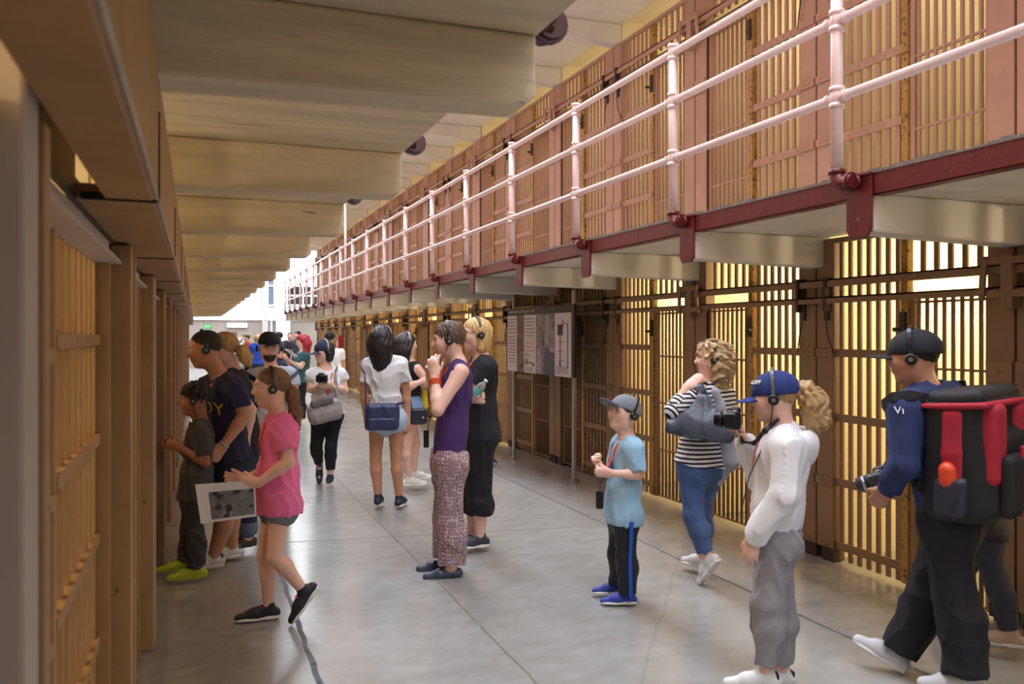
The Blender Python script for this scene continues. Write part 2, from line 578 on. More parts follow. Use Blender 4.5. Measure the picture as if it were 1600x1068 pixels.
def cell_parts(mirror, near, high):
    """list of (name, mesh, material key, parent index) in local coordinates: x out of the front is negative, y along the block"""
    key = (mirror, near, high)
    if key in CACHE:
        return CACHE[key]
    H = 2.27
    out = []

    def V(v):
        return PITCH - v if mirror else v

    def bx(mb, x0, x1, v0, v1, z0, z1):
        a, b = sorted((V(v0), V(v1)))
        return mb.box(x0, x1, a, b, z0, z1)

    def add(name, mb, m, parent=-1, bevel=0.0):
        out.append((name, mb.mesh(name, bevel, 1), m, parent, (0, 0, 0)))
        return len(out) - 1

    # pillar plates, half at each end of the bay
    for (v0, v1, x) in ((.008, .17, -.045), (1.38, 1.542, -.045)):
        mb = bx(MB(), x, .05, v0, v1, .1, H)
        add('pillar_plate', mb, 'paint', -1, .004 if near else 0)
        if near:
            mb = MB()
            bx(mb, -.02, .05, v0 + .02, v1 - .02, 0, .1)
            add('pillar_foot', mb, 'dark')
    # fixed grille
    fx = [.845 + .083 * i for i in range(7)]
    if near:
        bar = MB().box(-.008, .008, -.016, .016, .03, H).mesh('bar')
        for v in fx:
            out.append(('bar', bar, 'paint', -1, (0, V(v), 0)))
        tb = MB().box(-.008, .008, -.016, .016, 1.95, H).mesh('transom_bar')
        for i in range(5):
            out.append(('transom_bar', tb, 'paint', -1, (0, V(.25 + .1 * i), 0)))
    else:
        mb = MB()
        for v in fx:
            bx(mb, -.008, .008, v - .016, v + .016, .03, H)
        for i in range(5):
            bx(mb, -.008, .008, .25 + .1 * i - .016, .25 + .1 * i + .016, 1.95, H)
        add('bar_grille', mb, 'paint')
    for z in (1.47, 1.02, .57, .13):
        mb = bx(MB(), -.058 if z > .2 else -.03, -.045 if z > .2 else -.012, 1.38, 1.54, z - .027, z + .027)
        bx(mb, -.022, -.008, .795, 1.40, z - .027, z + .027)
        if near:
            a, b = sorted((V(.82), V(1.36)))
            rivets(mb, -.022, a, b, z, 7, .010)
            a, b = sorted((V(1.40), V(1.52)))
            rivets(mb, -.058, a, b, z, 2, .013)
        add('strap', mb, 'paint')
    # strap on the door-side pillar
    mb = bx(MB(), -.058, -.045, .01, .17, 1.33, 1.45)
    if near:
        mb.dome((-.058, V(.09), 1.39), .016, (-1, 0, 0))
    add('strap', mb, 'paint')
    # lock post between door and grille
    mb = bx(MB(), -.03, .02, .745, .797, 0.03, H)
    add('lock_post', mb, 'worn', -1, .003 if near else 0)
    if near:
        mb = bx(MB(), -.05, -.03, .75, .79, 1.58, 1.74)
        y = V(.80)
        mb.tube([(-.05, y, 1.63), (-.085, y, 1.63)], .014, 8)
        add('latch', mb, 'dark')
    # sliding door
    mb = MB()
    bx(mb, -.014, .014, .172, .205, .03, 1.82)
    bx(mb, -.014, .014, .705, .74, .03, 1.82)
    for z in (.045, .49, .94, 1.39, 1.8):
        bx(mb, -.010, .010, .172, .74, z - .007, z + .007)
    d = add('door', mb, 'paint')
    dvs = [.245 + .0625 * i for i in range(8)]
    if near:
        db = MB().tube([(0, 0, .04), (0, 0, 1.82)], .0125, 8).mesh('door_bar')
        for v in dvs:
            out.append(('door_bar', db, 'paint', d, (0, V(v), 0)))
    else:
        mb = MB()
        for v in dvs:
            mb.tube([(0, V(v), .04), (0, V(v), 1.82)], .0125, 5)
        add('door_bars', mb, 'paint', d)
    mb = bx(MB(), -.03, .03, .145, .172, .02, 1.84)
    add('door_stop', mb, 'dark')
    # the two running rails of the door gear
    for z0, z1, x in ((1.93, 1.985, -.085), (1.815, 1.86, -.095)):
        mb = bx(MB(), x, x + .012, .0, 1.55, z0, z1)
        bx(mb, x, x + .045, .0, 1.55, z1 - .010, z1)
        if near and z0 > 1.9:
            rivets(mb, x, .1, 1.45, (z0 + z1) / 2, 12, .008)
        add('door_rail', mb, 'paint')
    if near or True:
        # bracket box and lever beside the door-side pillar
        mb = bx(MB(), -.115, -.045, .0, .035, 1.74, 2.03)
        bx(mb, -.115, -.10, .035, .12, 1.98, 2.02)
        bx(mb, -.115, -.10, .035, .12, 1.80, 1.84)
        add('gear_bracket', mb, 'paint', -1, .003 if near else 0)
        mb = MB()
        y0, y1 = V(.125), V(.150)
        mb.strip([(-.112, y0, 2.03), (-.118, (y0 + y1) / 2, 1.92), (-.112, y1, 1.79)], [(0, 1, .1)] * 3, [(1, 0, 0)] * 3, .034, .014)
        if near:
            mb.dome((-.12, y0, 2.015), .014, (-1, 0, 0))
            mb.dome((-.12, y1, 1.805), .014, (-1, 0, 0))
        add('lever', mb, 'paint')
        # dark gear recess and bracket on the grille-side pillar
        mb = bx(MB(), -.062, -.046, 1.41, 1.45, 1.70, 2.0)
        bx(mb, -.10, -.046, 1.395, 1.42, 1.76, 2.0)
        add('gear_slot', mb, 'dark')
    if near:
        mb = MB()
        pts = []
        for i in range(9):
            t = i / 8
            pts.append((-.05 - .02 * math.sin(math.pi * t), V(1.43 - .07 * t * t), 1.76 - .29 * t))
        mb.tube(pts, .0045, 6)
        add('pull_rod', mb, 'dark')
    # top edge angle
    mb = bx(MB(), -.04, -.01, .0, 1.55, H - .035, H)
    if near:
        rivets(mb, -.04, .1, 1.45, H - .018, 8, .008)
    add('head_angle', mb, 'paint')
    CACHE[key] = out
    return out


def place_cell(mirror, near, high, loc, paint, label, group):
    root = thing('cell_front', label, 'cell front', loc, 0, group)
    made = []
    for (name, me, mk, par, off) in cell_parts(mirror, near, high):
        m = {'paint': paint, 'dark': m_dark, 'worn': m_worn}[mk]
        o = bpy.data.objects.new(name, me)
        COL.objects.link(o)
        if not me.materials:
            me.materials.append(None)
        o.material_slots[0].link = 'OBJECT'
        o.material_slots[0].material = m
        o.parent = made[par] if par >= 0 else root
        o.location = off
        made.append(o)
    return root


def cell_lamp(name, x, y, z, w, r=.05):
    d = bpy.data.lights.new(name, 'POINT')
    d.energy = w
    d.color = (1.0, 0.84, 0.60) if x > 0 else (1.0, .78, .5)
    d.shadow_soft_size = r
    o = bpy.data.objects.new(name, d)
    COL.objects.link(o)
    o.location = (x, y, z)


UNLIT = {3, 4}
for k in range(-1, 18):
    y = YP0 + k * PITCH
    n = k + 1
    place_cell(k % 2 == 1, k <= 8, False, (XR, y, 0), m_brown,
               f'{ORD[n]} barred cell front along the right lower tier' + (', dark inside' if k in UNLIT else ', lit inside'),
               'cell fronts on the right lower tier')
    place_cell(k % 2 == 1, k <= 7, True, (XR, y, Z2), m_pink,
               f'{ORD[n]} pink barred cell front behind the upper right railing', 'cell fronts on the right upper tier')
    if k not in UNLIT:
        cell_lamp('cell_lamp', XR + 1.15, y + PITCH / 2, 2.05, CELL_W * (1 if k < 6 else 1.7))
    cell_lamp('cell_lamp', XR + 1.15, y + PITCH / 2, Z2 + 2.05, CELL_WU)


# ---------------------------------------------------------------- left cell fronts and door-gear covers
def left_cell(y0, y1, label, near):
    root = thing('cell_front', label, 'cell front', (XL, y0, 0), 0, 'cell fronts on the left')
    L = y1 - y0
    # pillar (near end): solid plate standing proud of the bars
    MB().box(-.06, .08, 0, .10, 0, 1.895 if y0 > .9 and y0 > 1.5 or y0 < 1 else 2.36).build('pillar', m_tan if y0 > 1.5 else m_greycol, root, bevel=.006 if near else 0)  # nearest pillars: cooler light from behind is put into their grey colour
    MB().box(.0, .075, .10, .118, 0, 1.895).build('door_edge', m_black, root)
    MB().box(-.06, .085, .118, .165, 0, 1.895).build('door_post', m_greycol if y0 > 4 else m_tan, root, bevel=.004 if near else 0)
    a, b = .20, L - .04
    mid = a + (b - a) * .42
    MB().box(-.046, -.008, mid - .016, mid + .016, 0, 1.895).build('mid_post', m_tan, root, bevel=.004 if near else 0)
    MB().box(-.05, .02, L - .075, L - .012, 0, 1.9).build('end_post', m_tan, root)
    nb = 14
    ys = [a + (b - a) * (i + .5) / nb for i in range(nb)]
    if near:
        bar = MB().box(-.012, .012, -.017, .017, .03, 1.9).mesh('bar')
        for y in ys:
            put('bar', bar, m_tan, root, (-.03, y, 0))
    else:
        mb = MB()
        for y in ys:
            mb.box(-.042, -.018, y - .017, y + .017, .03, 1.9)
        mb.build('bar_grille', m_tan, root)
    for z in (1.57, 1.255, .94, .61, .28, .06):
        mb = MB().prism([(-.075, z - .012), (-.018, z - .012), (-.018, z - .034), (-.006, z - .034), (-.006, z), (-.075, z)], 'y', a, mid - .02)
        mb.prism([(-.075, z + .018), (-.018, z + .018), (-.018, z - .004), (-.006, z - .004), (-.006, z + .03), (-.075, z + .03)], 'y', mid + .02, b)
        mb.build('strap', m_tan, root)
    MB().box(-.03, .02, 0, L, 1.83, 1.895).box(.02, .05, 0, L, 1.83, 1.842).build('door_rail', m_greycol, root)
    return root


for i, (a, b) in enumerate(zip([-.25] + LP[:-1], LP)):
    left_cell(a, b, f'{ORD[i]} tan barred cell front along the left wall', i < 5)
    cell_lamp('cell_lamp', -1.25, (a + b) / 2 + .1, 2.1, CELL_WL)

# covers of the door gear, one per bay
cov = MB()
prof = [(-.25, 1.915), (-.25, 1.905), (-.094, 1.905), (-.085, 1.909), (-.080, 1.918), (-.080, 2.2), (-.12, 2.2), (-.12, 1.94), (-.25, 1.94)]
cov.prism([(p[0], p[1]) for p in prof], 'y', .017, PITCH - .003)
cov = cov.mesh('cover_panel')
cov_near = MB()
cov_near.prism([(-.19 if p[0] < -.2 else p[0], p[1]) for p in prof], 'y', .017, PITCH - .003)
cov_near = cov_near.mesh('cover_panel')
gap_near = MB()
gap_near.prism([(-.24, 1.902), (-.084, 1.902), (-.077, 1.909), (-.077, 2.11), (-.09, 2.11), (-.09, 1.918), (-.24, 1.918)], 'y', -.002, .016)
gap_near = gap_near.mesh('joint_strip')
gap = MB()
gap.prism([(-.25, 1.902), (-.084, 1.902), (-.077, 1.909), (-.077, 2.11), (-.09, 2.11), (-.09, 1.918), (-.25, 1.918)], 'y', -.002, .016)
gap = gap.mesh('joint_strip')
m_edge = mat('worn_edge_highlight', (188, 176, 164), .45, var=.15, scale=14)
wed = MB().tube([(-.0825, .02, 1.9085), (-.0825, PITCH - .004, 1.9085)], .0045, 6).mesh('worn_lit_edge')  # pale strip: corner wear, with the corner's highlight put into its colour
clp = MB().box(-.27, -.25, 0, PITCH, 1.9, 1.95).mesh('back_angle')
for k in range(-3, 18):
    t = thing('door_gear_cover', f'{ORD[k + 3]} tan steel door gear cover over the left cell fronts', 'cover', (0, 2.07 + k * PITCH, 0), 0,
              'door gear covers over the left cells')
    put('cover_panel', cov if k >= 0 else cov_near, m_tan, t)
    put('joint_strip', gap if k > 0 else gap_near, m_black, t)
    if k >= 0:
        put('back_angle', clp, m_dark, t)
    elif k == -1:
        MB().box(-.262, -.25, .80, PITCH, 1.9, 2.36).build('slot_shade_plate', m_dark, t)  # added dark plate: hides the lit interior so the slot stays dark
    put('worn_lit_edge', wed, m_edge, t)

# ================================================================ soft bodies: blended shapes meshed by surface nets
def V3(*a):
    return np.array(a if len(a) > 1 else a[0], dtype=np.float64)


def unit(v):
    v = np.asarray(v, float)
    n = np.linalg.norm(v)
    return v / n if n > 1e-9 else v


class Prim:
    __slots__ = ('f', 'lo', 'hi', 'k', 'op')

    def __init__(self, f, lo, hi, k=.02, op='add'):
        self.f, self.lo, self.hi, self.k, self.op = f, lo, hi, k, op


def cone(a, b, ra, rb, k=.02, flat=1.0, n=None, op='add'):
    """tapered capsule; flat < 1 squeezes it along direction n"""
    a, b = V3(a), V3(b)
    ba = b - a
    L2 = max(ba @ ba, 1e-9)
    nn = None
    if n is not None and flat != 1:
        nn = unit(n)
        ax = ba / math.sqrt(L2)
        nn = unit(nn - ax * (nn @ ax))

    def f(P):
        q = P - a
        t = np.clip((q @ ba) / L2, 0, 1)
        w = q - t[..., None] * ba
        r = ra + (rb - ra) * t
        if nn is not None:
            wn = w @ nn
            d2 = np.einsum('...i,...i', w, w) + wn * wn * (1 / flat ** 2 - 1)
            return (np.sqrt(np.maximum(d2, 1e-12)) - r) * (flat + 1) / 2
        return np.sqrt(np.maximum(np.einsum('...i,...i', w, w), 1e-12)) - r
    m = max(ra, rb)
    return Prim(f, np.minimum(a - ra, b - rb), np.maximum(a + ra, b + rb), k, op)


def capped(a, b, ra, rb, k=.02, flat=1.0, n=None):
    """tapered capsule cut square at b"""
    c0 = cone(a, V3(b) + unit(V3(b) - V3(a)) * .02, ra, rb, k, flat, n)
    d, e = unit(V3(b) - V3(a)), V3(b)
    return Prim(lambda P: np.maximum(c0.f(P), (P - e) @ d), c0.lo, c0.hi, k, 'add')


def ell(c, r, R=None, k=.02, op='add'):
    """ellipsoid; R rows are its axes"""
    c, r = V3(c), V3(r)
    M = np.eye(3) if R is None else np.asarray(R, float)

    def f(P):
        q = (P - c) @ M.T
        k0 = np.sqrt(np.einsum('...i,...i', q / r, q / r)) + 1e-9
        k1 = np.sqrt(np.einsum('...i,...i', q / (r * r), q / (r * r))) + 1e-9
        return k0 * (k0 - 1) / k1
    e = np.sqrt(((M * r[:, None]) ** 2).sum(0))
    return Prim(f, c - e, c + e, k, op)


def rbox(c, h, rad, R=None, k=.01, op='add'):
    c, h = V3(c), V3(h)
    M = np.eye(3) if R is None else np.asarray(R, float)

    def f(P):
        q = np.abs((P - c) @ M.T) - (h - rad)
        return np.sqrt((np.maximum(q, 0) ** 2).sum(-1)) + np.minimum(q.max(-1), 0) - rad
    e = (np.abs(M) * h[:, None]).sum(0)
    return Prim(f, c - e, c + e, k, op)


def cut(p, n, k=.004):
    """keep only what lies behind the plane through p with outward normal n"""
    p, n = V3(p), unit(n)
    return Prim(lambda P: (P - p) @ n, None, None, k, 'cut')


def smin(a, b, k):
    h = np.maximum(k - np.abs(a - b), 0) / k
    return np.minimum(a, b) - h * h * k * .25


def field_at(prims, P):
    P = np.asarray(P, float)
    F = np.full(P.shape[:-1], 1.0)
    for p in prims:
        d = p.f(P)
        if p.op == 'add':
            F = smin(F, d, p.k)
        elif p.op == 'sub':
            F = -smin(-F, d, p.k)
        elif p.op == 'cut':
            F = -smin(-F, -d, p.k)
    return F


def wrinkle(amp, freq=22.0, seed=0, d=(0, 0, 1)):
    """soft folds: a warped sine field added to a garment's distance"""
    rnd = np.random.RandomState(seed)
    A = rnd.randn(4, 3)
    A = A / np.linalg.norm(A, axis=1)[:, None] * freq * np.array([.6, 1.0, 1.5, 2.2])[:, None]
    A[:, 2] *= .55
    ph = rnd.rand(4) * 6.28

    def f(P):
        w0 = np.sin(P @ A[0] + ph[0])
        w1 = np.sin(P @ A[1] + ph[1] + 1.6 * w0)
        w2 = np.sin(P @ A[2] + ph[2] + 1.4 * w1)
        w3 = np.sin(P @ A[3] + ph[3] + w2)
        # sharp ridged folds: crests are narrow, valleys wide
        r1 = 1 - 2 * np.abs(w1) ** .7
        r2 = 1 - 2 * np.abs(w2) ** .7
        return -amp * (.25 * w0 + .65 * r1 * (.6 + .4 * w0) + .35 * r2 + .15 * w3)
    return f


def sdf_mesh(name, prims, vox, disp=None, smooth=1):
    adds = [p for p in prims if p.op == 'add']
    lo = np.min([p.lo for p in adds], axis=0) - 3 * vox
    hi = np.max([p.hi for p in adds], axis=0) + 3 * vox
    n = np.ceil((hi - lo) / vox).astype(int) + 1
    BIG = .08
    F = np.full(n, BIG, dtype=np.float32)
    ax = [lo[i] + vox * np.arange(n[i]) for i in range(3)]

    def block(p, pad):
        if p.lo is None:
            return (0, 0, 0), tuple(n)
        a = np.maximum(np.floor((p.lo - pad - lo) / vox).astype(int), 0)
        b = np.minimum(np.ceil((p.hi + pad - lo) / vox).astype(int) + 1, n)
        return a, b
    for p in prims:
        a, b = block(p, p.k + 2 * vox)
        if np.any(np.asarray(b) <= np.asarray(a)):
            continue
        sl = tuple(slice(int(a[i]), int(b[i])) for i in range(3))
        P = np.stack(np.meshgrid(ax[0][sl[0]], ax[1][sl[1]], ax[2][sl[2]], indexing='ij'), -1)
        d = p.f(P).astype(np.float32)
        B = F[sl]
        if p.op == 'add':
            F[sl] = smin(B, d, p.k)
        elif p.op == 'sub':
            F[sl] = -smin(-B, d, p.k)
        else:
            F[sl] = -smin(-B, -d, p.k)
    if disp is not None:
        near = np.argwhere(np.abs(F) < .03)
        if len(near):
            P = lo + near * vox
            F[near[:, 0], near[:, 1], near[:, 2]] += disp(P).astype(np.float32)
    F[0], F[-1], F[:, 0], F[:, -1], F[:, :, 0], F[:, :, -1] = [BIG] * 6
    ins = F < 0
    c = [ins[i:n[0] - 1 + i, j:n[1] - 1 + j, k:n[2] - 1 + k] for i in (0, 1) for j in (0, 1) for k in (0, 1)]
    s = np.zeros(c[0].shape, np.int8)
    for q in c:
        s += q
    act = np.argwhere((s > 0) & (s < 8))
    idx = np.full(s.shape, -1, np.int64)
    idx[act[:, 0], act[:, 1], act[:, 2]] = np.arange(len(act))
    corner = np.array([(i, j, k) for i in (0, 1) for j in (0, 1) for k in (0, 1)])
    vals = np.stack([F[act[:, 0] + o[0], act[:, 1] + o[1], act[:, 2] + o[2]] for o in corner], 1).astype(np.float64)
    acc = np.zeros((len(act), 3))
    cnt = np.zeros(len(act))
    for i in range(8):
        for j in range(i + 1, 8):
            if np.abs(corner[i] - corner[j]).sum() != 1:
                continue
            m = (vals[:, i] < 0) != (vals[:, j] < 0)
            t = vals[m, i] / (vals[m, i] - vals[m, j])
            acc[m] += corner[i] + t[:, None] * (corner[j] - corner[i])
            cnt[m] += 1
    V = lo + (act + acc / cnt[:, None]) * vox
    Q = []
    for axis in range(3):
        o = [0, 0, 0]
        o[axis] = 1
        A = ins[:n[0] - o[0], :n[1] - o[1], :n[2] - o[2]]
        B = ins[o[0]:, o[1]:, o[2]:]
        for fl, m in ((False, A & ~B), (True, ~A & B)):
            e = np.argwhere(m)
            if not len(e):
                continue
            u, v = [(1, 2), (2, 0), (0, 1)][axis]
            du, dv = np.zeros(3, int), np.zeros(3, int)
            du[u], dv[v] = 1, 1
            q = []
            for off in (-du - dv, -dv, 0 * du, -du):
                cc = e + off
                q.append(idx[cc[:, 0], cc[:, 1], cc[:, 2]])
            q = np.stack(q, 1)
            Q.append(q[:, ::-1] if fl else q)
    Q = np.concatenate(Q)
    Q = Q[(Q >= 0).all(1)]
    for _ in range(smooth):
        S_ = np.zeros_like(V)
        C_ = np.zeros(len(V))
        for a in range(4):
            i, j = Q[:, a], Q[:, (a + 1) % 4]
            for x in range(3):
                S_[:, x] += np.bincount(i, V[j, x], len(V)) + np.bincount(j, V[i, x], len(V))
            C_ += np.bincount(i, minlength=len(V)) + np.bincount(j, minlength=len(V))
        V = V * .5 + S_ / np.maximum(C_, 1)[:, None] * .5
    me = bpy.data.meshes.new(name)
    me.vertices.add(len(V))
    me.vertices.foreach_set('co', V.astype(np.float32).ravel())
    me.loops.add(Q.size)
    me.loops.foreach_set('vertex_index', Q.astype(np.int32).ravel())
    me.polygons.add(len(Q))
    me.polygons.foreach_set('loop_start', (np.arange(len(Q)) * 4).astype(np.int32))
    me.polygons.foreach_set('loop_total', np.full(len(Q), 4, np.int32))
    me.polygons.foreach_set('use_smooth', np.ones(len(Q), bool))
    me.update()
    me.validate()
    return me


# ================================================================ people
SKIN = {
    'fair': mat('fair_skin', (232, 186, 166), 0.5, var=0.05, scale=14),
    'tan': mat('tan_skin', (196, 142, 112), 0.5, var=0.06, scale=14),
    'brown': mat('brown_skin', (152, 100, 72), 0.5, var=0.06, scale=14),
}
for q in SKIN.values():
    q.node_tree.nodes['Principled BSDF'].inputs['Subsurface Weight'].default_value = 0.08
    q.node_tree.nodes['Principled BSDF'].inputs['Subsurface Radius'].default_value = (.02, .008, .004)
LIPS = mat('lips', (176, 96, 92), 0.4, var=0.03)
EYE = mat('dark_eye', (40, 28, 22), 0.15, var=0.1)
EYEW = mat('eye_white', (226, 220, 214), 0.2, var=0.02)
HAIR = {}


def hair_mat(key, rgb):
    if key not in HAIR:
        HAIR[key] = mat(key + '_hair', rgb, 0.45, var=0.35, scale=26, bump=0.5, bscale=60, stretch=(1.6, 1.6, .35))
    return HAIR[key]


def cloth(name, rgb, rough=.85, var=.06, **kw):
    return mat(name, rgb, rough, var=var, scale=kw.pop('scale', 9), bump=kw.pop('bump', .12), bscale=kw.pop('bscale', 120), **kw)


M_PHONE = mat('black_headphone_plastic', (26, 26, 28), 0.35, var=0.1)
M_PSILV = mat('silver_disc', (190, 192, 196), 0.3, 0.7, var=0.05)
M_DISC = mat('grey_disc', (120, 122, 126), 0.35, 0.3, var=0.05)
M_LANY = mat('orange_lanyard', (222, 84, 34), 0.6, var=0.08)
M_BLACKP = mat('black_plastic', (20, 20, 22), 0.35, var=0.15)
M_GLASSY = mat('lens_glass', (12, 14, 22), 0.05, var=0.05)
M_WSOLE = mat('white_rubber_sole', (226, 224, 220), 0.6, var=0.04)


def fdir(yaw, pitch=0):
    a, b = math.radians(yaw), math.radians(pitch)
    return V3(math.sin(a) * math.cos(b), -math.cos(a) * math.cos(b), math.sin(b))


def ldir(yaw):
    f = fdir(yaw)
    return V3(-f[1], f[0], 0)


def hand_prims(w, d, pn, left, size, curl=(25, 35, 25), spread=6, thumb=30, k=.005):
    """palm, four jointed fingers and a thumb; d = where the fingers point, pn = out of the palm"""
    d = unit(d)
    pn = unit(V3(pn) - d * (V3(pn) @ d))
    th = np.cross(pn, d) * (1 if left else -1)
    s = size
    w = V3(w)
    kn = w + d * .50 * s
    out = [cone(w, w + d * .2 * s, .15 * s, .2 * s, .02, .62, pn), cone(w + d * .15 * s, kn, .2 * s, .23 * s, .012, .5, pn)]
    lens = (.40, .45, .42, .33)
    offs = (.175, .06, -.06, -.17)
    for i in range(4):
        base = kn + th * offs[i] * s - d * abs(offs[i]) * .15 * s
        ang = math.radians(spread * (1.5 - i))
        dd = unit(d * math.cos(ang) + th * math.sin(ang))
        r = (.062, .064, .06, .052)[i] * s
        p = base - d * .06 * s
        tot = 0
        for j, fr in enumerate((.45, .32, .23)):
            tot += math.radians(curl[j] * (1 + .08 * i))
            v = dd * math.cos(tot) + pn * math.sin(tot)
            q = p + v * lens[i] * fr * s * 1.08 + (d * .06 * s if j == 0 else 0)
            out.append(cone(p, q, r * (1 - .07 * j), r * (1 - .07 * (j + 1)), k))
            p = q
    b = w + d * .12 * s + th * .13 * s
    ta = math.radians(thumb)
    v = unit(d * math.cos(ta) + th * math.sin(ta) + pn * .35)
    q = b + v * .26 * s
    out.append(cone(b, q, .088 * s, .07 * s, .012))
    v2 = unit(v + d * .35 + pn * .25)
    out.append(cone(q, q + v2 * .2 * s, .068 * s, .056 * s, k))
    return out


class Person:
    def __init__(self, base, label, skin='fair', vox=.006, H=1.65, build=1.0, child=False):
        px, py = base
        self.D = F_PX * CAM_H / (py - HORIZ)
        c = (px - 800) / F_PX
        hx, hy = c * CT + ST, -c * ST + CT          # horizontal ray per unit of camera depth
        self.root = V3(hx * self.D, hy * self.D, 0)
        A = unit(V3(hx, hy, 0))
        self.A, self.Rv = A, V3(A[1], -A[0], 0)
        self.dist = float(np.hypot(*self.root[:2]))
        self.rot = math.atan2(A[1], A[0]) - math.pi / 2
        self.H, self.skin, self.vox, self.child = H, skin, vox, child
        self.s = H / 1.7
        self.b = build
        self.o = thing('person', label, 'person', tuple(self.root), self.rot)
        Person.N = getattr(Person, "N", 0) + 1
        self.seed = Person.N * 7

    def J(self, px, py, a=0.0):
        """pixel of the photograph, at a metres behind the person's own standing plane -> local coordinates"""
        c = (px - 800) / F_PX
        hx, hy = c * CT + ST, -c * ST + CT
        t = (self.dist + a) / (hx * self.A[0] + hy * self.A[1])
        w = V3(hx * t, hy * t, CAM_H - (py - HORIZ) / F_PX * t)
        q = w - self.root
        return V3(q @ self.Rv, q @ self.A, q[2])

    def child_mesh(self, name, me, m, parent=None, label=None):
        o = put(name, me, m, parent or self.o)
        if label:
            o['label'] = label
        return o

    def part(self, name, prims, m, vox=None, disp=None, smooth=1, parent=None, label=None):
        return self.child_mesh(name, sdf_mesh(name, prims, vox or self.vox, disp, smooth), m, parent, label)

    def own(self, name, label, cat):
        """a separate top-level thing standing in this person's frame"""
        return thing(name, label, cat, tuple(self.root), self.rot)

    # ------------------------------------------------ pose and body
    def pose(self, head, hh, hyaw, neck, pelvis, tyaw, pyaw=None, hpitch=0, hroll=0, sw=None, hw=None, armL=None, armR=None,
             legL=None, legR=None, footL=None, footR=None, handL=None, handR=None, sdrop=.058):
        s = self.s
        J = self.J
        self.hc = J(*head)
        self.hh = hh
        self.hf = fdir(hyaw, hpitch)
        l = ldir(hyaw)
        self.hu = unit(np.cross(self.hf, l))
        r = math.radians(hroll)
        self.hl = l * math.cos(r) + self.hu * math.sin(r)
        self.hu = unit(np.cross(self.hf, self.hl))
        self.neck, self.pel = J(*neck), J(*pelvis)
        pyaw = tyaw if pyaw is None else pyaw
        self.tf, self.tl = fdir(tyaw), ldir(tyaw)
        self.pf, self.pl = fdir(pyaw), ldir(pyaw)
        up = unit(self.neck - self.pel)
        self.up = up
        self.tl = unit(self.tl - up * (self.tl @ up))
        self.tf = unit(np.cross(self.tl, up))
        self.sw = sw or .172 * s
        self.hw = hw or .088 * s
        self.sh = {1: self.neck + self.tl * self.sw - V3(0, 0, sdrop * s), -1: self.neck - self.tl * self.sw - V3(0, 0, sdrop * s)}
        self.hip = {1: self.pel + self.pl * self.hw, -1: self.pel - self.pl * self.hw}
        self.arm, self.leg, self.foot = {}, {}, {}
        for sd, a, g, f in ((1, armL, legL, footL), (-1, armR, legR, footR)):
            self.arm[sd] = [J(*q) for q in a]
            self.leg[sd] = [J(*q) for q in g]
            f = f or (pyaw, 0)
            self.foot[sd] = f
        self.handspec = {1: handL or {}, -1: handR or {}}

    def hp(self, f, l, u):
        """head coordinates in head heights -> local"""
        return self.hc + (self.hf * f + self.hl * l + self.hu * u) * self.hh

    def head_R(self):
        return np.stack([self.hf, self.hl, self.hu])

    def head_prims(self):
        h, R = self.hh, self.head_R()
        E = lambda f, l, u, a, b, c, k=.03, op='add': ell(self.hp(f, l, u), (a * h, b * h, c * h), R, k * h / .22, op)
        out = [E(-.06, 0, .12, .43, .335, .385), E(.09, 0, -.14, .30, .265, .34, .05), E(.24, 0, -.405, .11, .12, .085, .03)]
        for sd in (1, -1):
            out += [E(.02, sd * .19, -.25, .15, .085, .15, .03), E(.25, sd * .165, -.10, .11, .10, .10, .03)]
        out += [E(.315, 0, .115, .055, .20, .05, .02)]
        for sd in (1, -1):
            out.append(E(.445, sd * .135, .03, .085, .085, .05, .018, 'sub'))
        out += [cone(self.hp(.355, 0, .07), self.hp(.46, 0, -.105), .03 * h, .05 * h, .012),
                E(.41, .045, -.12, .04, .035, .032, .008), E(.41, -.045, -.12, .04, .035, .032, .008)]
        out += [E(.365, 0, -.225, .045, .095, .026, .008), E(.355, 0, -.275, .045, .08, .028, .008)]
        for sd in (1, -1):
            out += [E(-.02, sd * .335, -.03, .085, .035, .135, .01), E(-.015, sd * .375, -.03, .045, .02, .085, .006, 'sub')]
        return out

    def torso_prims(self, g=0.0, hem=None, chest=1.0, waist=1.0, hipw=1.0):
        """g = how far a garment stands off the body"""
        s, b = self.s, self.b
        up, f = self.up, self.tf
        L = np.linalg.norm(self.neck - self.pel)
        at = lambda t: self.pel + (self.neck - self.pel) * t
        k = .06 * s
        cw = self.sw * .80 * b
        out = [cone(at(-.02), at(.30), .158 * s * b * hipw + g, .125 * s * b * waist + g, k, .74, self.pf),
               cone(at(.30), at(.70), .125 * s * b * waist + g, .142 * s * b * chest + g, k, .76, f),
               cone(at(.70) - self.tl * cw * .25, at(.70) + self.tl * cw * .25, .115 * s * b * chest + g, .115 * s * b * chest + g, k, .86, f),
               cone(at(.86) - self.tl * self.sw * .62, at(.86) + self.tl * self.sw * .62, .075 * s + g, .075 * s + g, k)]
        for sd in (1, -1):
            out.append(cone(at(.99) + self.tl * sd * .03 * s, self.sh[sd] - self.tl * sd * .02 * s, .05 * s + g, .052 * s + g, .04 * s))
        return out

    def bust_prims(self, g=0.0, amt=1.0):
        s = self.s
        at = lambda t: self.pel + (self.neck - self.pel) * t
        return [ell(at(.64) + self.tl * sd * .075 * s + self.tf * (.085 * s) * self.b, (.062 * s * amt + g,) * 3, None, .05) for sd in (1, -1)]

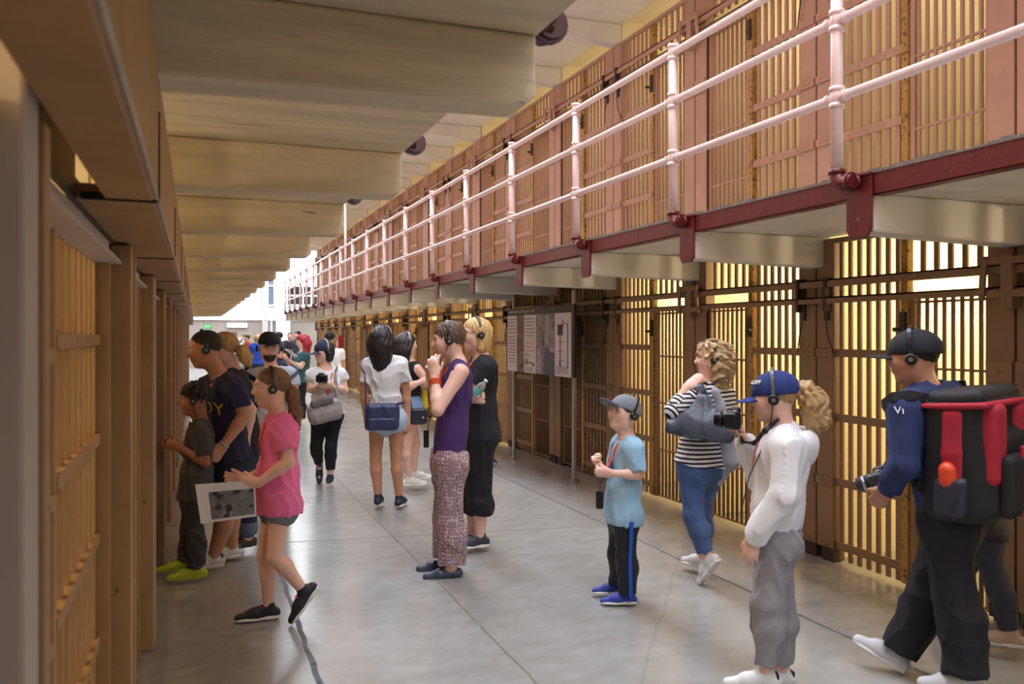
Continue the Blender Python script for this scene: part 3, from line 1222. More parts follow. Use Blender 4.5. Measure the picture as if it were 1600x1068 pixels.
    def arm_prims(self, sd, g=0.0, t1=2.0, r=1.0):
        s, b = self.s, (self.b + 1) / 2 * r
        sh, (el, wr) = self.sh[sd], self.arm[sd]
        out = [cone(sh, el, .053 * s * b + g, .041 * s * b + g, .03)]
        m = el + (wr - el) * .3
        out += [cone(el, m, .041 * s * b + g, .042 * s * b + g, .015), cone(m, wr, .042 * s * b + g, .027 * s * b + g, .015)]
        return out

    def leg_prims(self, sd, g=0.0):
        s, b = self.s, self.b
        hp, (kn, an) = self.hip[sd], self.leg[sd]
        m = kn + (an - kn) * .3 - self.pf * .012 * s
        return [cone(hp - V3(0, 0, .01), kn, .088 * s * b + g, .056 * s * b + g, .04),
                cone(kn, m, .054 * s * b + g, .058 * s * b + g, .02), cone(m, an, .058 * s * b + g, .036 * s * b + g, .02)]

    def hand_for(self, sd):
        sp = self.handspec[sd]
        el, wr = self.arm[sd]
        d = sp.get('d')
        d = unit(wr - el) if d is None else unit(d)
        pn = sp.get('pn')
        if pn is None:
            pn = -self.tl * sd
        return hand_prims(wr, d, pn, sd == 1, sp.get('size', .185 * self.s), sp.get('curl', (25, 35, 25)), sp.get('spread', 5),
                          sp.get('thumb', 30), .004)

    def body(self, bust=0.0, foot=False):
        pr = self.torso_prims(-.006)
        pr.append(cone(self.hp(-.10, 0, -.22), self.neck + V3(0, 0, -.01), .225 * self.hh, .25 * self.hh, .03))
        if bust:
            pr += self.bust_prims(-.004, bust)
        for sd in (1, -1):
            pr += self.leg_prims(sd)
            an = self.leg[sd][1]
            yaw, pitch = self.foot[sd]
            d = fdir(yaw, pitch)
            s = self.s
            pr += [cone(an, an + d * .09 * s - V3(0, 0, .052 * s), .031 * s, .018 * s, .02)]
        for sd in (1, -1):
            pr += self.arm_prims(sd) + self.hand_for(sd)
        pr += self.head_prims()
        self.bodyprims = pr
        o = self.part('body', pr, SKIN[self.skin])
        if self.vox < .008:
            h, R = self.hh, self.head_R()
            for sd in (1, -1):
                e = self.part('eye', [ell(self.hp(.318, sd * .135, .03), (.052 * h, .066 * h, .046 * h), R)], EYEW, .0022)
                self.part('iris', [ell(self.hp(.353, sd * .135, .03), (.022 * h, .030 * h, .030 * h), R)], EYE, .0018, parent=e)
                self.part('eyebrow', [cone(self.hp(.392, sd * .07, .105), self.hp(.355, sd * .21, .115), .013 * h, .010 * h)],
                          getattr(self, 'browmat', None) or EYE, .0022)
            self.part('lips', [ell(self.hp(.375, 0, -.228), (.04 * h, .085 * h, .020 * h), R, .004),
                               ell(self.hp(.365, 0, -.272), (.04 * h, .072 * h, .022 * h), R, .004)], LIPS, .0022)
        return o

    # ------------------------------------------------ clothes
    def tee(self, m, sleeve=.55, hem=-.02, g=.014, loose=.012, wr=.0035, name='shirt', neckr=1.25, neckdrop=0.0, bust=0, strap=False,
            sl_g=.016, hipw=1.0, waist=1.05, chest=1.0, label=None, vox=None):
        """hem: fraction of the pelvis-neck line where the garment ends; sleeve: fraction of the upper arm (1..2 = down the forearm)"""
        s = self.s
        at = lambda t: self.pel + (self.neck - self.pel) * t
        pr = self.torso_prims(g, chest=chest, waist=waist + loose * 6, hipw=hipw)
        if hem < 0:
            pr.append(cone(at(hem - .05), at(.3), .170 * s * self.b * hipw + g + loose, .15 * s * self.b + g, .05, .80, self.pf))
            for sd in (1, -1):
                pr.append(ell(self.hip[sd] - self.pf * .028 * s - V3(0, 0, .02 * s), ((.098 * s * self.b + g + .006),) * 3, None, .06))
        if bust:
            pr += self.bust_prims(g, bust)
        pr.append(cut(at(hem), -self.up))
        if not strap:
            for sd in (1, -1):
                sh, (el, wrp) = self.sh[sd], self.arm[sd]
                b = (self.b + 1) / 2
                if sleeve <= 1:
                    e = sh + (el - sh) * sleeve
                    pr.append(capped(sh, e, .056 * s * b + sl_g, .052 * s * b + sl_g, .03))
                else:
                    e = el + (wrp - el) * (sleeve - 1)
                    pr.append(cone(sh, el, .056 * s * b + sl_g, .046 * s * b + sl_g, .03))
                    pr.append(cone(el, e, .046 * s * b + sl_g, .034 * s * b + sl_g, .02))
        pr.append(ell(self.neck + self.tf * (.02 * s) + V3(0, 0, .045 * s), (.068 * s * neckr, .068 * s * neckr, (.07 + neckdrop) * s), None, .01, 'sub'))
        self.shirt = pr
        self.sdisp = wrinkle(wr * 1.9, 31 / s, self.seed) if wr else None
        return self.part(name, pr, m, vox, self.sdisp, label=label)

    @staticmethod
    def _perp(d):
        a = unit(np.cross(d, (0, 0, 1) if abs(d[2]) < .9 else (1, 0, 0)))
        return a, np.cross(d, a)

    def trousers(self, m, end=1.9, g=.012, hipg=.012, kneeg=.014, hemg=.02, top=.12, wr=.004, name='trousers', cuff=False, label=None, blend=.05):
        """end 0..1 along the thigh, 1..2 along the shin"""
        s, b = self.s, self.b
        at = lambda t: self.pel + (self.neck - self.pel) * t
        pr = [cone(at(-.03), at(.2), .160 * s * b + hipg, .138 * s * b + hipg, .05, .76, self.pf)]
        for sd in (1, -1):
            hp = self.hip[sd]
            pr.append(ell(hp - self.pf * .028 * s - V3(0, 0, .025 * s), (.098 * s * b + hipg * .8,) * 3, None, .05))
        pr.append(cut(at(top), self.up))
        for sd in (1, -1):
            hp, (kn, an) = self.hip[sd], self.leg[sd]
            if end <= 1:
                e = hp + (kn - hp) * end
                pr.append(capped(hp - V3(0, 0, .01), e, .090 * s * b + hipg, (.090 - .032 * end) * s * b + hemg, blend))
            else:
                t = end - 1
                pr.append(cone(hp - V3(0, 0, .01), kn, .090 * s * b + hipg, .058 * s * b + kneeg, blend))
                m_ = kn + (an - kn) * .3 - self.pf * .012 * s
                e = kn + (an - kn) * end if end <= 1 else kn + (an - kn) * t
                if t > .35:
                    gm = kneeg + (hemg - kneeg) * .3
                    pr.append(cone(kn, m_, .057 * s * b + kneeg, .060 * s * b + gm, .03))
                    pr.append(capped(m_, e, .060 * s * b + gm, (.060 - .022 * (t - .3) / .7) * s * b + hemg, .03))
                else:
                    pr.append(capped(kn, e, .058 * s * b + kneeg, .060 * s * b + hemg, .03))
        return self.part(name, pr, m, None, wrinkle(wr * 1.5, 30 / s, 31 + self.seed) if wr else None, label=label)

    def shoes(self, m, sole=None, L=None, laces=None, name='shoe', low=False, vox=None, both=True, collar=.05, lab=None):
        s = self.s
        L = L or .255 * s
        for sd in (1, -1):
            an = self.leg[sd][1]
            yaw, pitch = self.foot[sd]
            f = fdir(yaw, pitch)
            l = ldir(yaw)
            u = unit(np.cross(f, l))
            R = np.stack([f, l, u])
            base = an - u * (.075 * s)                      # sole plane under the ankle
            heel, toe = base - f * L * .24, base + f * L * .76
            w = .036 * s
            P = lambda a, b, c: base + f * a * L + l * b + u * c
            up = [cone(P(-.16, 0, .036 * s), P(.32, 0, .034 * s), w * .98, w * 1.02, .02), cone(P(.3, 0, .032 * s), P(.66, 0, .020 * s), w * 1.08, w * .78, .02)]
            if not low:
                up.append(cone(P(-.02, 0, .05 * s), P(-.03, 0, .055 * s + collar * s), w * 1.02, w * .98, .02))
                up.append(cone(P(.02, 0, .07 * s), P(.36, 0, .045 * s), w * .9, w * .85, .02))
            up.append(cut(base + u * .012 * s, -u))
            vx = vox or max(.0035, self.vox * .75)
            if not low:
                up.append(cut(P(-.03, 0, .062 * s + collar * s), unit(u - f * .2)))
            o = self.part(name, up, m, vx, label=lab)
            so = [rbox(P(-.10, 0, .012 * s), (.15 * L, w * 1.02, .014 * s), .012 * s, R, .03),
                  rbox(P(.15, 0, .010 * s), (.22 * L, w * .95, .012 * s), .011 * s, R, .03),
                  ell(P(.48, 0, .011 * s), (.285 * L, w * 1.2, .016 * s), R, .03), cut(base, -u)]
            self.part('sole', so, sole or M_WSOLE, vx, parent=o)
            if laces is not None:
                mb = MB()
                for i in range(4):
                    t = .18 + .085 * i
                    h = (.098 - .026 * i) * s
                    mb.tube([P(t, -.024 * s, h - .014 * s), P(t + .02, 0, h), P(t, .024 * s, h - .014 * s)], .0042 * s, 6)
                mb.build('laces', laces, o)

    # ------------------------------------------------ hair, caps, headphones, lanyards
    def hair(self, m, style, length=.3, vox=None, amp=.004, lift=.0):
        h, R = self.hh, self.head_R()
        E = lambda f, l, u, a, b, c, k=.03, op='add': ell(self.hp(f, l, u), (a * h, b * h, c * h), R, k, op)
        pr = [E(-.075, 0, .135 + lift, .465, .375, .415)]
        face = [E(.42, 0, -.18, .34, .36, .36, .02, 'sub')]
        low = cut(self.hp(-.1, 0, -.20), -unit(self.hu * .8 + self.hf * -.55))
        if style == 'short':
            pr += face + [low]
        elif style == 'crop':
            pr = [E(-.075, 0, .13, .437, .350, .395)] + [E(.44, 0, -.12, .34, .42, .40, .02, 'sub')] + [cut(self.hp(-.1, 0, -.16), -unit(self.hu * .8 + self.hf * -.5))]
        elif style == 'bob':
            pr += [cone(self.hp(-.16, .22, .1), self.hp(-.14, .27, -length), .25 * h, .19 * h, .04), cone(self.hp(-.16, -.22, .1), self.hp(-.14, -.27, -length), .25 * h, .19 * h, .04),
                   cone(self.hp(-.28, 0, .1), self.hp(-.30, 0, -length), .27 * h, .22 * h, .04)] + face
        elif style in ('long', 'curly'):
            d = self.up * -1.0
            for l_, f_ in ((.24, -.14), (-.24, -.14), (.12, -.28), (-.12, -.28), (0, -.33)):
                a = self.hp(f_, l_, .05)
                e = self.hp(f_ - .04, l_ * 1.15, -.25) + d * length
                pr.append(cone(a, self.hp(f_ - .06, l_ * 1.2, -.25), .25 * h, .23 * h, .04))
                pr.append(cone(self.hp(f_ - .06, l_ * 1.2, -.25), e, .23 * h, .13 * h, .04))
            pr += face
        elif style == 'pony':
            pr = [E(-.075, 0, .135, .45, .36, .405)] + face + [low]
        disp = self._hairdisp(style, amp)
        return self.part('hair', pr, m, vox or max(.0045, self.vox * .8), disp)

    def _hairdisp(self, style, amp):
        h, R, c = self.hh, self.head_R(), self.hc

        def f(P):
            q = (P - c) @ R.T / h
            ang = np.arctan2(q[:, 1], -q[:, 0] + .2)
            base = np.sin(ang * 23 + 2.5 * np.sin(q[:, 2] * 7)) * .6 + np.sin(ang * 41 + 3 * np.sin(q[:, 2] * 11 + 1)) * .4
            if style == 'curly':
                base = base * .5 + 1.5 * np.sin(q[:, 2] * 21 + 4 * np.sin(ang * 5)) + .9 * np.sin(ang * 13 + 3 * np.sin(q[:, 2] * 13))
            return base * amp
        return f

    def tail(self, m, pts, radii, amp=.005, name='ponytail', wavy=1.0):
        pr = [cone(a, b, ra, rb, .03) for a, b, ra, rb in zip(pts, pts[1:], radii, radii[1:])]
        a0 = V3(pts[0])

        def f(P):
            q = P - a0
            return amp * (np.sin(q[:, 0] * 160 + 3 * np.sin(q[:, 2] * 45 * wavy)) * .6 + np.sin(q[:, 1] * 210 + 3 * np.sin(q[:, 2] * 60 * wavy)) * .5)
        return self.part(name, pr, m, max(.004, self.vox * .75), f)

    def cap(self, m, brim=.42, tilt=-6, bw=.36, brimdrop=.0, brim_m=None, up=0.0, flatb=1.0, size=1.0, name='cap'):
        h = self.hh
        a = math.radians(tilt)
        f = self.hf * math.cos(a) + self.hu * math.sin(a)
        u = self.hu * math.cos(a) - self.hf * math.sin(a)
        R = np.stack([f, self.hl, u])
        o0 = self.hp(-.07, 0, .13 + up)
        pr = [ell(o0, (.51 * h * size, .41 * h * size, .43 * h * size), R, .01), cut(o0 - u * .07 * h, -u)]
        o = self.part(name, pr, m, max(.004, self.vox * .75))
        c = o0 + f * (.40 * h) - u * (.048 * h)
        n = 14
        mb = MB()
        T, B = [], []
        L, W = brim * h, bw * h
        bm = mb.bm
        for i in range(n + 1):
            t = -math.pi / 2 + math.pi * i / n
            y = math.sin(t)
            row = []
            for q in (0.0, .5, 1.0):
                x = (math.cos(t) ** .7) * L * q + (1 - abs(y) ** 2) * .085 * h - .02 * h
                z = -(y * y) * .11 * h * flatb * (1 - .3 * q) - brimdrop * h * q * math.cos(t) - .012 * h
                row.append(c + f * x + self.hl * (y * W) + u * z)
            T.append(row)
        vt = [[bm.verts.new(p) for p in r] for r in T]
        vb = [[bm.verts.new(p - u * .014 * h) for p in r] for r in T]
        for i in range(n):
            for q in (0, 1):
                fa = bm.faces.new((vt[i][q], vt[i][q + 1], vt[i + 1][q + 1], vt[i + 1][q]))
                fb = bm.faces.new((vb[i][q], vb[i + 1][q], vb[i + 1][q + 1], vb[i][q + 1]))
                fa.smooth = fb.smooth = True
            bm.faces.new((vt[i][2], vb[i][2], vb[i + 1][2], vt[i + 1][2]))
            bm.faces.new((vt[i][0], vt[i + 1][0], vb[i + 1][0], vb[i][0]))
        bm.faces.new((vt[0][0], vb[0][0], vb[0][1], vt[0][1]))
        bm.faces.new((vt[0][1], vb[0][1], vb[0][2], vt[0][2]))
        bm.faces.new((vt[n][0], vt[n][1], vb[n][1], vb[n][0]))
        bm.faces.new((vt[n][1], vt[n][2], vb[n][2], vb[n][1]))
        mb.build('brim', brim_m or m, o)
        self.capR, self.capo = R, o0
        return o

    def headphones(self, label, back=0.0, over=.56, band_m=None, wide=.40, cord=None):
        """a headset of its own: band over the crown, two ear cups, thin cord"""
        h = self.hh
        t = self.own('headphones', label, 'headphones')
        n = 15
        pts = []
        for i in range(n):
            a = math.radians(-8 + 196 * i / (n - 1))
            ca, sa = math.cos(a), math.sin(a)
            y = math.copysign(abs(ca) ** .72, ca) * wide
            z = (sa ** .80 if sa > 0 else max(sa, -.2)) * over
            pts.append(self.hp(-.02 - back * max(0, math.sin(a)), y, z))
        us = [unit(p - self.hp(-.02, 0, 0)) for p in pts]
        MB().strip(pts, [self.hf] * n, us, .075 * h, .016 * h).build('headband', band_m or M_PHONE, t)
        for sd in (1, -1):
            c = self.hp(-.02, sd * (wide + .005), -.03)
            e = MB().tube([c - self.hl * sd * .02 * h, c + self.hl * sd * .055 * h, c + self.hl * sd * .075 * h], [.115 * h, .115 * h, .085 * h], 16).build('ear_cup', M_PHONE, t)
            MB().tube([c + self.hl * sd * .074 * h, c + self.hl * sd * .08 * h], .045 * h, 14).build('disc', M_DISC, e)
        if cord:
            MB().tube([self.hp(.0, .40 if cord[0] > 0 else -.40, -.12)] + [V3(q) for q in cord[1]], .0028, 6).build('cord', M_PHONE, t)
        return t

    def on_shirt(self, l, t, off=.006, fwd=1, prims=None):
        """point on the garment: l metres towards the wearer's left, t along the pelvis-neck line; fwd -1 = on the back"""
        c = self.pel + (self.neck - self.pel) * t + self.tl * l
        ds = np.linspace(0, .32, 130)
        P = c + self.tf * fwd * ds[:, None]
        F = field_at(prims or self.shirt, P)
        if prims is None and self.sdisp is not None:
            F = F + self.sdisp(P)
        i = np.nonzero(F < 0)[0]
        d = ds[i[-1]] if len(i) else 0.03
        return c + self.tf * fwd * (d + off)

    def lanyard(self, end=.45, m=None, w=.016, badge=True, side=0.0, spread=.06, hold=None, name='lanyard'):
        s = self.s
        pts = []
        top = 1.0
        L_ = [self.on_shirt(spread * s * (1 - i / 5) + side * i / 5, top - .06 - (top - .06 - end) * i / 5, .006) for i in range(6)]
        R_ = [self.on_shirt(-spread * s * (1 - i / 5) + side * i / 5, top - .06 - (top - .06 - end) * i / 5, .006) for i in range(6)]
        if hold is not None:
            L_ = L_[:3] + [V3(hold)]
            R_ = R_[:3] + [V3(hold)]
        nb = [self.neck + self.tl * .064 * s + V3(0, 0, .028 * s), self.neck - self.tf * .055 * s + V3(0, 0, .035 * s), self.neck - self.tl * .064 * s + V3(0, 0, .028 * s)]
        path = L_[::-1] + nb + R_
        # smooth the polyline
        for _ in range(2):
            path = [path[0]] + [x for a, b in zip(path, path[1:]) for x in (a * .75 + b * .25, a * .25 + b * .75)] + [path[-1]]
        c = self.pel + (self.neck - self.pel) * .6
        outs = [unit((p - c) - self.up * ((p - c) @ self.up)) for p in path]
        tang = [unit(path[min(i + 1, len(path) - 1)] - path[max(i - 1, 0)]) for i in range(len(path))]
        wd = [unit(np.cross(a, b)) for a, b in zip(tang, outs)]
        o = MB().strip(path, wd, outs, w, .0025).build(name, m or M_LANY, self.o)
        return o

    def print_text(self, body, size, l, t, m, name='lettering', fwd=1, bold=True, squash=1.0, arc=0.0):
        """letters lying on the garment"""
        me = text_mesh(body, size, 0.0)
        co = np.zeros(len(me.vertices) * 3, np.float32)
        me.vertices.foreach_get('co', co)
        co = co.reshape(-1, 3)
        L = np.linalg.norm(self.neck - self.pel)
        new = np.array([self.on_shirt(l + x * fwd, t + (y - arc * x * x) / L, .003, fwd) for x, y, z in co], np.float32)
        me.vertices.foreach_set('co', new.ravel())
        me.update()
        return self.child_mesh(name, me, m)

    def strap(self, pts, m, w=.03, th=.004, name='strap', parent=None, prims=None, off=.008, center=None):
        """band following pts, pushed out of the garment where needed"""
        pts = [V3(p) for p in pts]
        for _ in range(2):
            pts = [pts[0]] + [x for a, b in zip(pts, pts[1:]) for x in (a * .75 + b * .25, a * .25 + b * .75)] + [pts[-1]]
        ax0, ax1 = self.pel, self.neck
        out, nor = [], []
        pr = prims or getattr(self, 'shirt', None)
        for p in pts:
            t = np.clip((p - ax0) @ (ax1 - ax0) / ((ax1 - ax0) @ (ax1 - ax0)), 0, .93)
            c = ax0 + (ax1 - ax0) * t
            d = unit(p - c)
            if pr is not None:
                F = field_at(pr, np.array([p]))[0]
                g = 0
                while F < off and g < 40:
                    p = p + d * .004
                    F = field_at(pr, np.array([p]))[0]
                    g += 1
            out.append(p)
            nor.append(d)
        tang = [unit(out[min(i + 1, len(out) - 1)] - out[max(i - 1, 0)]) for i in range(len(out))]
        wd = [unit(np.cross(a, b)) for a, b in zip(tang, nor)]
        nn = [unit(np.cross(b, a)) for a, b in zip(tang, wd)]
        mb = MB().strip(out, wd, nn, w, th)
        return mb.build(name, m, parent or self.o)

# ================================================================ the visitors
def crossbody_R(yaw, pitch=0, roll=0):
    f, l = fdir(yaw, pitch), ldir(yaw)
    u = unit(np.cross(f, l))
    r = math.radians(roll)
    l2 = l * math.cos(r) + u * math.sin(r)
    return np.stack([f, l2, unit(np.cross(f, l2))])


def camera_body(owner, pos, yaw, label, w=.125, lens=.07, m=None, pitch=0, lr=.034):
    """stills camera: body with grip, prism hump, lens with rings"""
    R = crossbody_R(yaw, pitch)
    f, l, u = R
    t = owner.own('camera', label, 'camera')
    c = V3(pos)
    bodym = m or M_BLACKP
    sdf_o = put('camera_body', sdf_mesh('camera_body', [rbox(c, (.026, w / 2, .038), .010, R), rbox(c + l * (w * .42) + f * .018, (.028, .020, .037), .012, R, .015),
                rbox(c + u * .042, (.024, .030, .018), .008, R, .015)], .0035), bodym, t)
    MB().tube([c + u * .036 + l * w * .32, c + u * .05 + l * w * .32], .011, 12).build('dial', M_PSILV, sdf_o)
    a = c + f * .022
    lo = MB().tube([a, a + f * lens * .35, a + f * lens * .36, a + f * lens], [lr * 1.08, lr * 1.08, lr, lr * .95], 20).build('lens', bodym, t)
    MB().tube([a + f * lens * .55, a + f * lens * .7], lr * 1.06, 20).build('zoom_ring', M_PSILV if m else M_BLACKP, lo)
    MB().tube([a + f * (lens - .004), a + f * (lens + .002)], lr * .78, 20).build('front_glass', M_GLASSY, lo)
    return t


# ------------------------------------------------ girl in the white hoodie, filming
p = Person((1200, 1080), 'person in navy cap and white hoodie holding up a black camera', 'fair', .0052, 1.42, .92)
p.browmat = hair_mat('sandy', (150, 116, 80))
p.pose(head=(1208, 620, 0), hh=.212, hyaw=-92, neck=(1226, 676, 0), pelvis=(1212, 836, 0), tyaw=-88, hpitch=-4, sw=.135, hw=.075,
       armL=[(1226, 774, -.185), (1180, 836, -.17)], armR=[(1188, 748, .16), (1163, 690, .12)],
       legL=[(1200, 940, -.08), (1197, 1052, -.07)], legR=[(1216, 940, .08), (1222, 1050, .10)],
       footL=(-78, 0), footR=(-62, 0),
       handL=dict(d=(-.25, 0, -1), curl=(12, 22, 15), size=.15, pn=(.3, 1, 0)), handR=dict(d=(-.25, -.35, .8), pn=(-.8, -.5, -.1), curl=(30, 40, 25), size=.145))
p.body()
M_HOOD = cloth('white_hoodie_fleece', (232, 232, 236), var=.02, bump=.06)
s = p.s
p.tee(M_HOOD, sleeve=1.93, hem=.10, g=.030, loose=.004, wr=.006, name='hoodie', neckr=.85, sl_g=.028, hipw=.95, waist=1.15, chest=1.05)
# hood lying on the back
nb = p.neck
p.part('hood', [ell(nb + p.tf * -.075 + V3(0, 0, -.055), (.075, .105, .095), np.stack([p.tf, p.tl, V3(0, 0, 1)]), .04),
                cone(nb + p.tl * .085 + p.tf * .02 + V3(0, 0, -.01), nb - p.tf * .075 + p.tl * .06 + V3(0, 0, -.02), .032, .05, .04),
                cone(nb - p.tl * .085 + p.tf * .02 + V3(0, 0, -.01), nb - p.tf * .075 - p.tl * .06 + V3(0, 0, -.02), .032, .05, .04),
                ell(nb + p.tf * -.03 + V3(0, 0, .03), (.075, .065, .075), None, .02, 'sub')], M_HOOD, None, wrinkle(.007, 26, 5))
p.trousers(cloth('grey_sweatpants_jersey', (150, 148, 154), var=.08, scale=40), end=1.88, hipg=.014, kneeg=.030, hemg=.020, wr=.008)
p.shoes(cloth('white_leather_shoe', (224, 224, 222), .5, var=.03), L=.25, laces=mat('white_laces', (236, 236, 234), .7))
for sd in (1, -1):
    an = p.leg[sd][1]
    f = fdir(p.foot[sd][0])
    # dark heel tab with a small pale leaf mark
    o = p.part('heel_tab', [rbox(an - f * .047 - V3(0, 0, .018), (.006, .024, .026), .005, np.stack([f, ldir(p.foot[sd][0]), V3(0, 0, 1)]))],
               mat('dark_navy_tab', (22, 26, 46), .5), .003)
    c = an - f * .054 - V3(0, 0, .012)
    l = ldir(p.foot[sd][0])
    mb = MB()
    for q in (-.5, 0, .5):
        mb.sphere(c + l * .009 * q + V3(0, 0, .004 - abs(q) * .004), .0045, 8, 6, .5, .8, 1.7)
    for q in (0, 1):
        mb.box(*(sorted((c[0] - .009, c[0] + .009)) + sorted((c[1] - .002, c[1] + .002)) + [c[2] - .010 - .004 * q, c[2] - .008 - .004 * q]))
    mb.build('leaf_mark', M_WSOLE, o)
M_NAVYCAP = cloth('navy_cap_twill', (34, 50, 112), var=.06)
p.cap(M_NAVYCAP, brim=.40, tilt=-2, bw=.34, brimdrop=.10)
me = text_mesh('GAM', .030, .002)
R = p.capR
o = put('cap_lettering', me, M_WSOLE, p.o)
q0 = p.capo + R[0] * .385 * p.hh + R[1] * .19 * p.hh + R[2] * .217 * p.hh
zz = unit(R[0] * 1.48 + R[1] * 1.13 + R[2] * 1.17)
xx = unit(np.cross(R[2], zz))
yy = np.cross(zz, xx)
o.matrix_local = Matrix(((xx[0], yy[0], zz[0], q0[0]), (xx[1], yy[1], zz[1], q0[1]), (xx[2], yy[2], zz[2], q0[2]), (0, 0, 0, 1)))
HB = hair_mat('dark_blond', (176, 142, 96))
p.hair(HB, 'pony', amp=.002)
t0 = p.hp(-.50, 0, .10)
p.tail(HB, [t0, p.hp(-.66, .03, .10), p.hp(-.80, .05, -.14), p.hp(-.84, .05, -.50), p.hp(-.70, .03, -.78)], [.020, .040, .054, .052, .016], .007)
p.headphones('black headphones over the navy cap of the girl in the white hoodie', over=.625, wide=.435, band_m=mat('grey_headband', (96, 98, 100), .4),
             cord=(1, [p.hp(.06, .36, -.45), p.J(1196, 690, -.1), p.J(1170, 745, -.12), p.J(1160, 790, -.05)]))
p.lanyard(.62, M_LANY, .016)
p.part('camera_strap', [cone(p.J(1216, 655, -.07), p.J(1196, 672, -.08), .008, .010), cone(p.J(1196, 672, -.08), p.J(1178, 692, -.02), .010, .007),
                        cone(p.J(1178, 692, -.02), p.J(1160, 690, .04), .007, .006), cone(p.J(1160, 690, .04), p.J(1154, 668, .06), .006, .004)], M_BLACKP, .004)
camera_body(p, p.J(1150, 656, .085), -92, 'black superzoom camera held up by the girl in the white hoodie', .12, .075, lr=.036)

# ------------------------------------------------ man with the red backpack
p = Person((1458, 1072), 'person in black cap and navy sweatshirt striding under a red backpack', 'tan', .0055, 1.70, 1.0)
p.browmat = EYE
p.pose(head=(1426, 558, 0), hh=.232, hyaw=-95, neck=(1452, 612, 0), pelvis=(1484, 806, 0), tyaw=-122, pyaw=-104, hpitch=-6, sw=.185,
       armL=[(1414, 726, -.20), (1386, 764, -.10)], armR=[(1418, 716, .22), (1386, 752, .10)],
       legL=[(1492, 930, -.10), (1510, 1056, -.10)], legR=[(1448, 932, .10), (1404, 1018, .10)], footL=(-85, 0), footR=(-85, 28),
       handL=dict(curl=(35, 45, 30), pn=(0, 1, .2)), handR=dict(curl=(35, 45, 30), pn=(0, -1, .2)))
p.body()
M_NAVY = cloth('navy_sweatshirt', (40, 52, 96), var=.08)
p.tee(M_NAVY, sleeve=1.9, hem=.0, g=.022, loose=.006, wr=.006, name='sweatshirt', sl_g=.020, neckr=.95)
M_STRIPE_W = mat('white_stripe', (214, 216, 226), .7, var=.03)
# striped yoke across the shoulders and a crest on the shoulder
for i in range(3):
    q = [p.on_shirt(x, .95 - .045 * i, .004, -1) for x in np.linspace(-.12, .15, 9)]
    p.strap(q, M_STRIPE_W, w=.017, th=.003, name='yoke_stripe', off=.003)
me = text_mesh('VI', .05, .001)
o = put('shoulder_mark', me, M_STRIPE_W, p.o)
q0 = p.sh[1] + V3(-.02, -.078, .002)
o.location = q0
o.rotation_euler = (math.radians(62), 0, math.radians(8))
p.trousers(cloth('black_trousers', (26, 28, 36), var=.1), end=1.95, hipg=.016, kneeg=.032, hemg=.052, wr=.006)
p.shoes(cloth('white_canvas_shoe', (206, 208, 212), .7, var=.03), laces=mat('blue_laces', (60, 80, 140), .7))
M_BLKCAP = cloth('black_cap_twill', (26, 28, 36), var=.1)
o = p.cap(M_BLKCAP, brim=.42, tilt=4, bw=.34, brimdrop=.02)
p.hair(hair_mat('dark_brown', (44, 34, 28)), 'crop', amp=.001)
p.headphones('black headphones over the black cap of the man with the red backpack', over=.625, wide=.435)
camera_body(p, p.J(1378, 748, .0), -92, 'black and silver camera in the hand of the man with the red backpack', .13, .09, mat('dark_grey_camera', (62, 66, 76), .35), -20, .036)
# backpack
bp = p.own('backpack', 'large red and black backpack on the man in the black cap', 'backpack')
Rb = crossbody_R(-124, 0)
f, l = Rb[0], Rb[1]
u = unit(p.up + V3(.05, 0, 0))
Rb = np.stack([f, l, u])
c = p.J(1520, 708, -.13)
M_BPK = cloth('black_backpack_nylon', (24, 24, 28), .7, var=.12)
M_BPR = cloth('red_backpack_nylon', (168, 30, 50), .7, var=.08)
put('pack_body', sdf_mesh('pack_body', [rbox(c, (.15, .175, .285), .08, Rb, .03), rbox(c - f * .11 - u * .06, (.07, .14, .19), .06, Rb, .03)], .006, wrinkle(.006, 20, 3)), M_BPK, bp)
for sd in (1, -1):
    put('red_panel', sdf_mesh('red_panel', [rbox(c - f * (.14 if sd > 0 else .135) + l * .090 * sd + u * .06, (.055, .050, .175), .042, Rb, .03),
                                            rbox(c - f * .02 + l * .150 * sd + u * .04, (.055, .032, .165), .03, Rb, .03)], .006, wrinkle(.004, 22, 4 + sd)), M_BPR, bp)
o = put('front_pocket', sdf_mesh('front_pocket', [rbox(c - f * .195 - u * .10, (.035, .12, .13), .035, Rb, .03)], .006, wrinkle(.004, 20, 8)), M_BPK, bp)
put('red_strip', sdf_mesh('red_strip', [rbox(c - f * .225 + l * .02 - u * .08, (.012, .028, .145), .010, Rb)], .005), M_BPR, o)
put('top_lid', sdf_mesh('top_lid', [rbox(c - f * .03 + u * .245, (.13, .155, .045), .042, Rb, .03)], .006, wrinkle(.004, 22, 12)), M_BPK, bp)
put('lid_band', sdf_mesh('lid_band', [rbox(c - f * .04 + u * .222, (.148, .172, .014), .012, Rb)], .006), M_BPR, bp)
put('side_pocket', sdf_mesh('side_pocket', [rbox(c + l * .185 - u * .17, (.075, .035, .085), .03, Rb, .02)], .006, wrinkle(.006, 30, 9)), cloth('dark_mesh_fabric', (44, 46, 60), .6, var=.3, scale=30), bp)
put('orange_bottle_lid', sdf_mesh('orange_bottle_lid', [cone(c + l * .185 - u * .10, c + l * .185 - u * .06, .040, .038, .01)], .005), mat('orange_plastic', (216, 72, 34), .4), bp)
tq = text_mesh('SWISS', .042, .001)
o2 = put('lettering', tq, M_STRIPE_W, bp)


def orient(o, pos, x, z):
    x, z = unit(x), unit(z)
    y = np.cross(z, x)
    o.matrix_local = Matrix(((x[0], y[0], z[0], pos[0]), (x[1], y[1], z[1], pos[1]), (x[2], y[2], z[2], pos[2]), (0, 0, 0, 1)))


